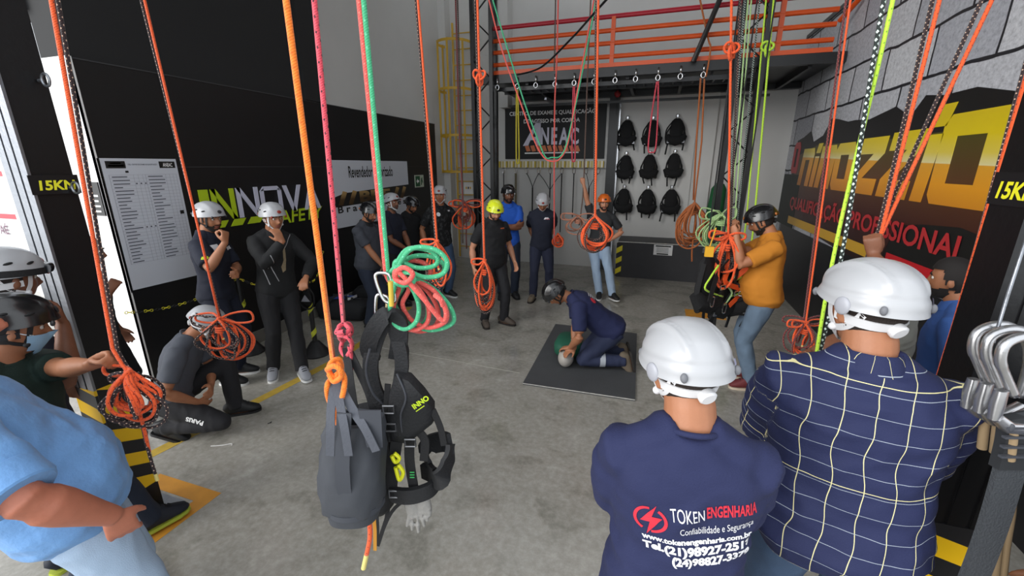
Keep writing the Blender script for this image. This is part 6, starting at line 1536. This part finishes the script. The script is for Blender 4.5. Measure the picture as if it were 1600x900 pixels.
# tangle of harnesses by the mustard man
hr = random.Random(21)
tg = [(1104,392,-.0,'leftmost of the harnesses in the hanging tangle'), (1126,404,.12,'middle harness of the hanging tangle under the rope coil'), (1150,402,.2,'harness of the hanging tangle nearest the mustard polo man')]
for k, (x, y, d, lb) in enumerate(tg):
    o = harness(pf(x, y, fP-.02+d), 1.05, lb); o['group'] = 'tangled harnesses'; o.rotation_euler = (0, 0, YAW+hr.uniform(-.5,.5)); del o['group']
    MO = mat('webbing_orange', 'e2551f', .7)
    for j in range(2):
        P = [Vector((hr.uniform(-.15,.15), -.12-hr.uniform(0,.06), -.05-.12*i)) for i in range(4)]; MB().ribbon(crom(P, 5), .045 if j == 0 else .03, .006, side=(1,0,.3)).build('strap', MO if (k and j == 0) else M_web, o)
    P = [Vector((hr.uniform(-.15,.15), -.14, -.1-.10*i)) for i in range(4)]; MB().tube(crom(P, 5), .009, 6).build('lanyard', R_li if k != 1 else R_pl, o, 180)
    mb = MB(); carabiner(mb, (hr.uniform(-.1,.1), -.16, -.42), .09, .05, .006); mb.build('clip', M_chrome, o)
    MB().tube([(0,-.03,.03),(0,0,.2),(.02,.0,ZB-o.location.z)], .006, 6).build('suspension_cord', M_web, o)
    mb = MB(); mb.tube([Vector((.05+a,-.17,-.3+b)) for a, b in ((-.03,-.02),(.03,-.02),(.03,.02),(-.03,.02))], .006, 6, closed=True); mb.build('buckle', M_chrome, o)
c = pf(1108, 393, fP-.2); tag(MB().box(c+Vector((-.035,-.02,-.045)), c+Vector((.035,.02,.045))).tube([c+Vector((0,0,.045)), c+Vector((.02,.03,.12)), c+Vector((.04,.08,.2))], .006, 6).build('yellow_block', mat('block_yellow', 'd8a01e', .5)), 'small yellow block clipped at the top of the harness tangle', 'clip')
# ------------------------------------------------------------------ hooks at the right edge
fK = .98; hk_ = lambda x, y, d=0: pf(x, y, fK+d)
M_alu = mat('hook_steel', 'b9b9bb', .28, .9, bump=.08, bscale=30)
wire = MB().tube([hk_(1608,360,.03), hk_(1575,460,.03), hk_(1556,522,.03), hk_(1552,535,.0)], .004, 6); a = hk_(1608,360,.03)
wire.tube([a, Vector((a.x+.1, a.y+.05, ZB))], .004, 6); tag(wire.build('steel_wire', M_steel, None, 180), 'steel wire holding the big hooks at the right frame edge', 'wire')
for k, (x, y, lb) in enumerate(((1520,600,'leftmost of the three big steel scaffold hooks'), (1540,607,'middle of the three big steel scaffold hooks'), (1563,618,'rightmost of the three big steel scaffold hooks'))):
    o = empty('scaffold_hook', hk_(x, y, .05-.045*k), lb+' at the right frame edge', 'hook'); d = .05-.045*k; Hk = lambda a, b: hk_(x+a, y+b, d)
    mb = MB(); mb.loft(crom([Hk(22,0), Hk(8,-32), Hk(0,-55), Hk(6,-78), Hk(26,-90), Hk(52,-92), Hk(76,-78), Hk(88,-52), Hk(84,-20), Hk(72,20)], 5), [(.010,.010)]*8+[(.011,.012)]*30+[(.009,.011)]*8, 10, up=VF); local(o, mb).build('jaw', M_alu, o, 180)
    mb = MB(); mb.loft([Hk(2,-8), Hk(-4,10), Hk(-10,36)], [(.013,.010),(.014,.012),(.012,.010)], 12, up=VF, sq=4); local(o, mb).build('latch', M_alu, o, 60)
    mb = MB(); mb.loft([Hk(-6,34), Hk(10,48), Hk(40,52), Hk(76,34)], [(.012,.012),(.016,.014),(.016,.014),(.012,.012)], 12, up=VF, sq=4); local(o, mb).build('swivel_body', M_alu, o, 60)
    mb = MB(); mb.cyl(Hk(20,50), Hk(14,100), .011); local(o, mb).build('lanyard_stub', mat('lanyard_tan', '8a7558', .8), o)
    mb = MB(); mb.ball(Hk(8,46)-VF*.014, (.006,.004,.012), 10, 8); local(o, mb).build('rivet', M_edge, o)
sl = empty('lanyard_strap', hk_(1590,655), 'thick dark grey lanyard strap hanging under the steel hooks', 'strap')
S1 = [hk_(1594,648,-.03), hk_(1588,690,-.03), hk_(1570,760,-.04), hk_(1545,840,-.05), hk_(1510,930,-.06), hk_(1480,990,-.06)]
mb = MB(); mb.ribbon(crom(S1, 6), .075, .014, side=VR+Vector((0,0,.2))); local(sl, mb).build('sleeve', mat('sleeve_charcoal', '34373b', .75, bump=.4, bscale=160), sl, 60)
mb = MB(); mb.ribbon(crom(S1[:2]+[hk_(1578,730,-.035)], 6), .085, .026, side=VR+Vector((0,0,.2))); local(sl, mb).build('elastic_band', mat('sleeve_black', '1d1f22', .8), sl, 60)
for k in range(4):
    c = hk_(1592-3*k, 668+15*k, -.05); mb = MB(); mb.ribbon([c-VR*.034, c+VR*.034], .006, .010, side=(0,0,1)); local(sl, mb).build('stitching', M_edge, sl)
for x0, x1 in ((1546,1560),(1562,1548)):
    mb = MB(); tag(MB().tube(crom([hk_(x0+18,700,.06), hk_(x1+20,780,.07), hk_(x1+10,860,.08), hk_(x1,960,.08)], 6), .012, 8).build('lanyard', mat('lanyard_tan', '8a7558'), None, 180), 'tan rope lanyard falling below the steel hooks, '+('front strand' if x0 < 1550 else 'rear strand'), 'lanyard')
# ------------------------------------------------------------------ prints on clothes, mask, goggles
RT = Matrix.Rotation(math.radians(-9), 4, 'Y') @ Matrix(((1,0,0,0),(0,0,-1,0),(0,1,0,0),(0,0,0,1)))
def backprint(P, rows, o0):
    """rows of writing on the back of a shirt: text, width, cap height, x, z, material"""
    o = P['shirt']
    for txt, wd, hh, dx, dz, m, bold in rows:
        me = textmesh(txt, .1, bold=bold); V = me.vertices; xs = [v.co.x for v in V]; x0, x1 = min(xs), max(xs); cap = .0729
        for v in V: v.co.x = (v.co.x-x0)/(x1-x0)*wd; v.co.y *= hh/cap
        M = RT.copy(); M.translation = Vector(o0)+RT.to_3x3() @ Vector((dx, dz, 0)); print_on(o, o, me, M, m, 'lettering')
M_tr = mat('tee_red', 'c8283a', .6); M_tw = mat('tee_white', 'dcdce0', .6)
OB = (-.05, -.3, 1.275)
backprint(pQ, [('TOKEN', .082, .036, 0, 0, M_tw, .0), ('ENGENHARIA', .122, .036, .088, 0.006, M_tr, .003), ('Confiabilidade e Segurança', .185, .024, .02, -.043, M_tw, 0),
               ('www.tokenengenharia.com.br', .275, .016, -.075, -.074, M_tw, .004), ('Tel.(21)98927-2519', .275, .026, -.075, -.108, M_tw, .005), ('(24)98827-3379', .20, .025, -.005, -.142, M_tw, .005)], OB)
def flatmesh(polys):
    mb = MB()
    for p in polys:
        i = len(mb.v); mb.v += [Vector((a, b, 0)) for a, b in p]; mb.face(range(i, i+len(p)))
    return mb.mesh('m', M_tr)
ring = [[(math.cos(a)*.042, math.sin(a)*.042), (math.cos(b)*.042, math.sin(b)*.042), (math.cos(b)*.034, math.sin(b)*.034), (math.cos(a)*.034, math.sin(a)*.034)] for a, b in zip(np.linspace(0, 2*PI, 33)[:-1], np.linspace(0, 2*PI, 33)[1:]) if not (.9 < a < 1.5 or 4.1 < a < 4.6)]
bolt = [[(.018,.05),(-.026,-.006),(-.002,-.006),(.004,.01)], [(-.012,-.05),(.03,.01),(.004,.01),(-.002,-.006)]]
M = RT.copy(); M.translation = Vector((-.098, -.3, 1.258))
print_on(pQ['shirt'], pQ['shirt'], flatmesh(ring+bolt), M, M_tr, 'emblem')
# small prints: rescuer's back, chest marks
def patch(P, o, u, w, poly, m, name='chest_mark'):
    u, w = Vector(u).normalized(), Vector(w).normalized(); nn = u.cross(w).normalized(); M = Matrix((u, w, nn)).transposed().to_4x4(); M.translation = Vector(o)
    return print_on(P['shirt'], P['shirt'], flatmesh([poly]), M, m, name, .003)
rect = lambda a, b: [(0,0),(a,0),(a,b),(0,b)]
c = pO['sp'](.36); m_ = pO['fr'](.36); bk = c+m_ @ Vector((0,-.25,0)); uu, ww = m_ @ Vector((1,0,0)), m_ @ Vector((0,0,1))
for k, L in enumerate((.12,.14,.16,.13)): patch(pO, bk+uu*(-.04)-ww*(.022*k-.03), uu, ww, rect(L, .012), M_tw, 'back_print')
patch(pO, bk+uu*(-.12)-ww*.03, uu, ww, [(.035*math.cos(t)+.03, .035*math.sin(t)+.02) for t in np.linspace(0, 2*PI, 14, endpoint=False)], M_tr, 'back_emblem')
patch(pM, (-.02,.3,1.33), (-1,0,0), (0,0,1), [(0,0),(.02,.03),(.07,.03),(.09,0)], M_tw); patch(pM, (-.05,.3,1.33), (-1,0,0), (0,0,1), rect(.06,.012), M_tr)
patch(pJ, (.10,.3,1.34), (-1,0,0), (0,0,1), [(.03*math.cos(t), .03*math.sin(t)) for t in np.linspace(0, 2*PI, 14, endpoint=False)], M_tw); patch(pJ, (-.08,.3,1.37), (-1,0,0), (0,0,1), rect(.05,.02), M_tw)
patch(pN, (.06,.3,1.28), (-1,0,0), (0,0,1), [(.07*math.cos(t), .085*math.sin(t)) for t in np.linspace(0, 2*PI, 20, endpoint=False)], mat('print_grey', '6a6c6e', .7)); patch(pK, (-.06,.3,1.36), (-1,0,0), (0,0,1), rect(.07,.014), mat('print_orange', 'a8522a', .6))
patch(pF, (-.05,.3,1.30), (-1,0,0), (0,0,1), rect(.09,.03), M_tw); patch(pF, (.13,.3,1.33), (-1,0,0), (0,0,1), rect(.07,.05), M_tw)
M_zip = mat('zip_silver', 'a8a8ac', .4, .5); M_lan = mat('lanyard_camo', '8a7c62', .8, var=.4, vscale=60)
for x0, z0_, sl_, L in ((.02, 1.0, .10, .30), (.10, .98, .04, .2), (-.06, 1.30, -.12, .14)):
    patch(pG, (x0, .35, z0_), (-1,0,0), (0,0,1), [(0,0),(.007,0),(.007+sl_*-1,L),(-sl_,L)], M_zip, 'zip')
patch(pG, (-.03, .35, 1.08), (-1,0,0), (0,0,1), [(0,0),(.03,.02),(.045,.12),(.05,.30),(.03,.30),(.02,.12),(-.01,.06)], M_lan, 'lanyard')
patch(pF, (.235, .12, 1.30), (0,1,0), (0,0,1), rect(.05,.02), M_txtg, 'sleeve_badge')
# PARIS on the crouching man's trouser leg
hip, kn_, an, fd, u0 = pH['K'][1]; dl = (kn_-hip).normalized(); side = Vector((1,0,.1)).normalized()
up_ = side.cross(dl).normalized(); me = textmesh('PARIS', .052, bold=.002); M = Matrix((-dl, -up_ if up_.z > 0 else up_, (-dl).cross(-up_ if up_.z > 0 else up_))).transposed().to_4x4(); M.translation = kn_-dl*.10+side*.02
nn = M.to_3x3() @ Vector((0,0,1))
if nn.x < 0: M = Matrix((-dl, up_, (-dl).cross(up_))).transposed().to_4x4(); M.translation = kn_-dl*.10
print_on(pH['pants'], pH['pants'], me, M, M_txtw, 'lettering', .003)
# reflective band at the rescuer's shin
hip, kn_, an, fd, u0 = pO['K'][1]; d = (an-kn_).normalized(); c = kn_+d*.20
for s in (1, -1):
    hip, kn_, an, fd, u0 = pO['K'][s]; d = (an-kn_).normalized(); MB().loft([kn_+d*.17, kn_+d*.225], [.0735, .073], 20, up=(0,1,0)).build('reflective_band', mat('reflective', 'a8adb4', .4), pO['pants'])
# face mask
def smoothed(mb):
    nb = {}
    for f in mb.f:
        for a, c in zip(f, f[1:]+f[:1]): nb.setdefault(a, set()).add(c); nb.setdefault(c, set()).add(a)
    for _ in range(10):
        mb.v = [(v+sum((mb.v[j] for j in nb[i]), Vector())/len(nb[i]))/2 if len(nb.get(i, ())) > 3 else v for i, v in enumerate(mb.v)]
    return mb
mk_ = smoothed(head_patch(lambda x, y, z: z < -.012 and z > -.115 and y > .03 and not (z < -.09 and y < .045), .012)).build('face_mask', mat('mask_blue', '8fb4cf', .8, bump=.2, bscale=80), pB['root'], 180); mk_.matrix_local = pB['HM']
for s in (-1, 1):
    P, Nn = [], []
    for q in crom([(s*.055,.05,-.02),(s*.075,.02,-.01),(s*.082,-.012,.01)], 5):
        c, nn = on_head(q, .005); P.append(c); Nn.append(nn)
    MB().ribbon(P, .004, .002, normals=Nn).build('ear_loop', mat('mask_white', 'd8dce0', .7), mk_)
# goggles strap on the white helmet behind
hC = pC['helmet']; P = [helm_pt(u, .05, 1.03) for u in np.linspace(0, 2*PI, 40, endpoint=False)]
mb = MB(); mb.ribbon(P+[P[0]], .03, .004, normals=[p-HC for p in P+[P[0]]]); mb.build('goggle_strap', M_web, hC)
mb = MB(); mb.loft([helm_pt(u, .12, 1.10) for u in np.linspace(-.75, .75, 11)], [(.012,.022)]*11, 12, up=(0,0,1)); mb.build('goggles', mat('goggle_dark', '1a1c22', .15, coat=.5), hC)
hD = pD['helmet']
for k in range(2):
    mb = MB().tube([helm_pt(s_, .35+.25*k, 1.01) for s_ in np.linspace(-2.6, -.4, 16)], .003, 6); mb.build('orange_line', R_or, hD)
# rolled sleeve cuffs of the blue shirt
for s in (1, -1):
    a0, el, wr = pA['J'][s]; d = (el-a0).normalized(); c = a0+(el-a0)*.86; MB().loft([c-d*.05, c-d*.045, c+d*.02, c+d*.025], [.078, .083, .081, .076], 22).build('rolled_cuff', C_skyb, pA['shirt'])
# litter on the floor
for k, (x, y, lb, L, m) in enumerate(((345,697,'thin white scrap of wire on the floor before the crouching man', .16, M_white), (420,662,'small dark speck of rubble on the open floor', .02, M_har))):
    c = pz(x, y, .004); tag(MB().tube(crom([c-VR*L/2, c+VF*.01, c+VR*L*.4+VF*.03, c+VR*L/2+VF*.01], 4), .003, 6).build('scrap', m), lb, 'scrap')
bpy.data.scenes.remove(TMP)
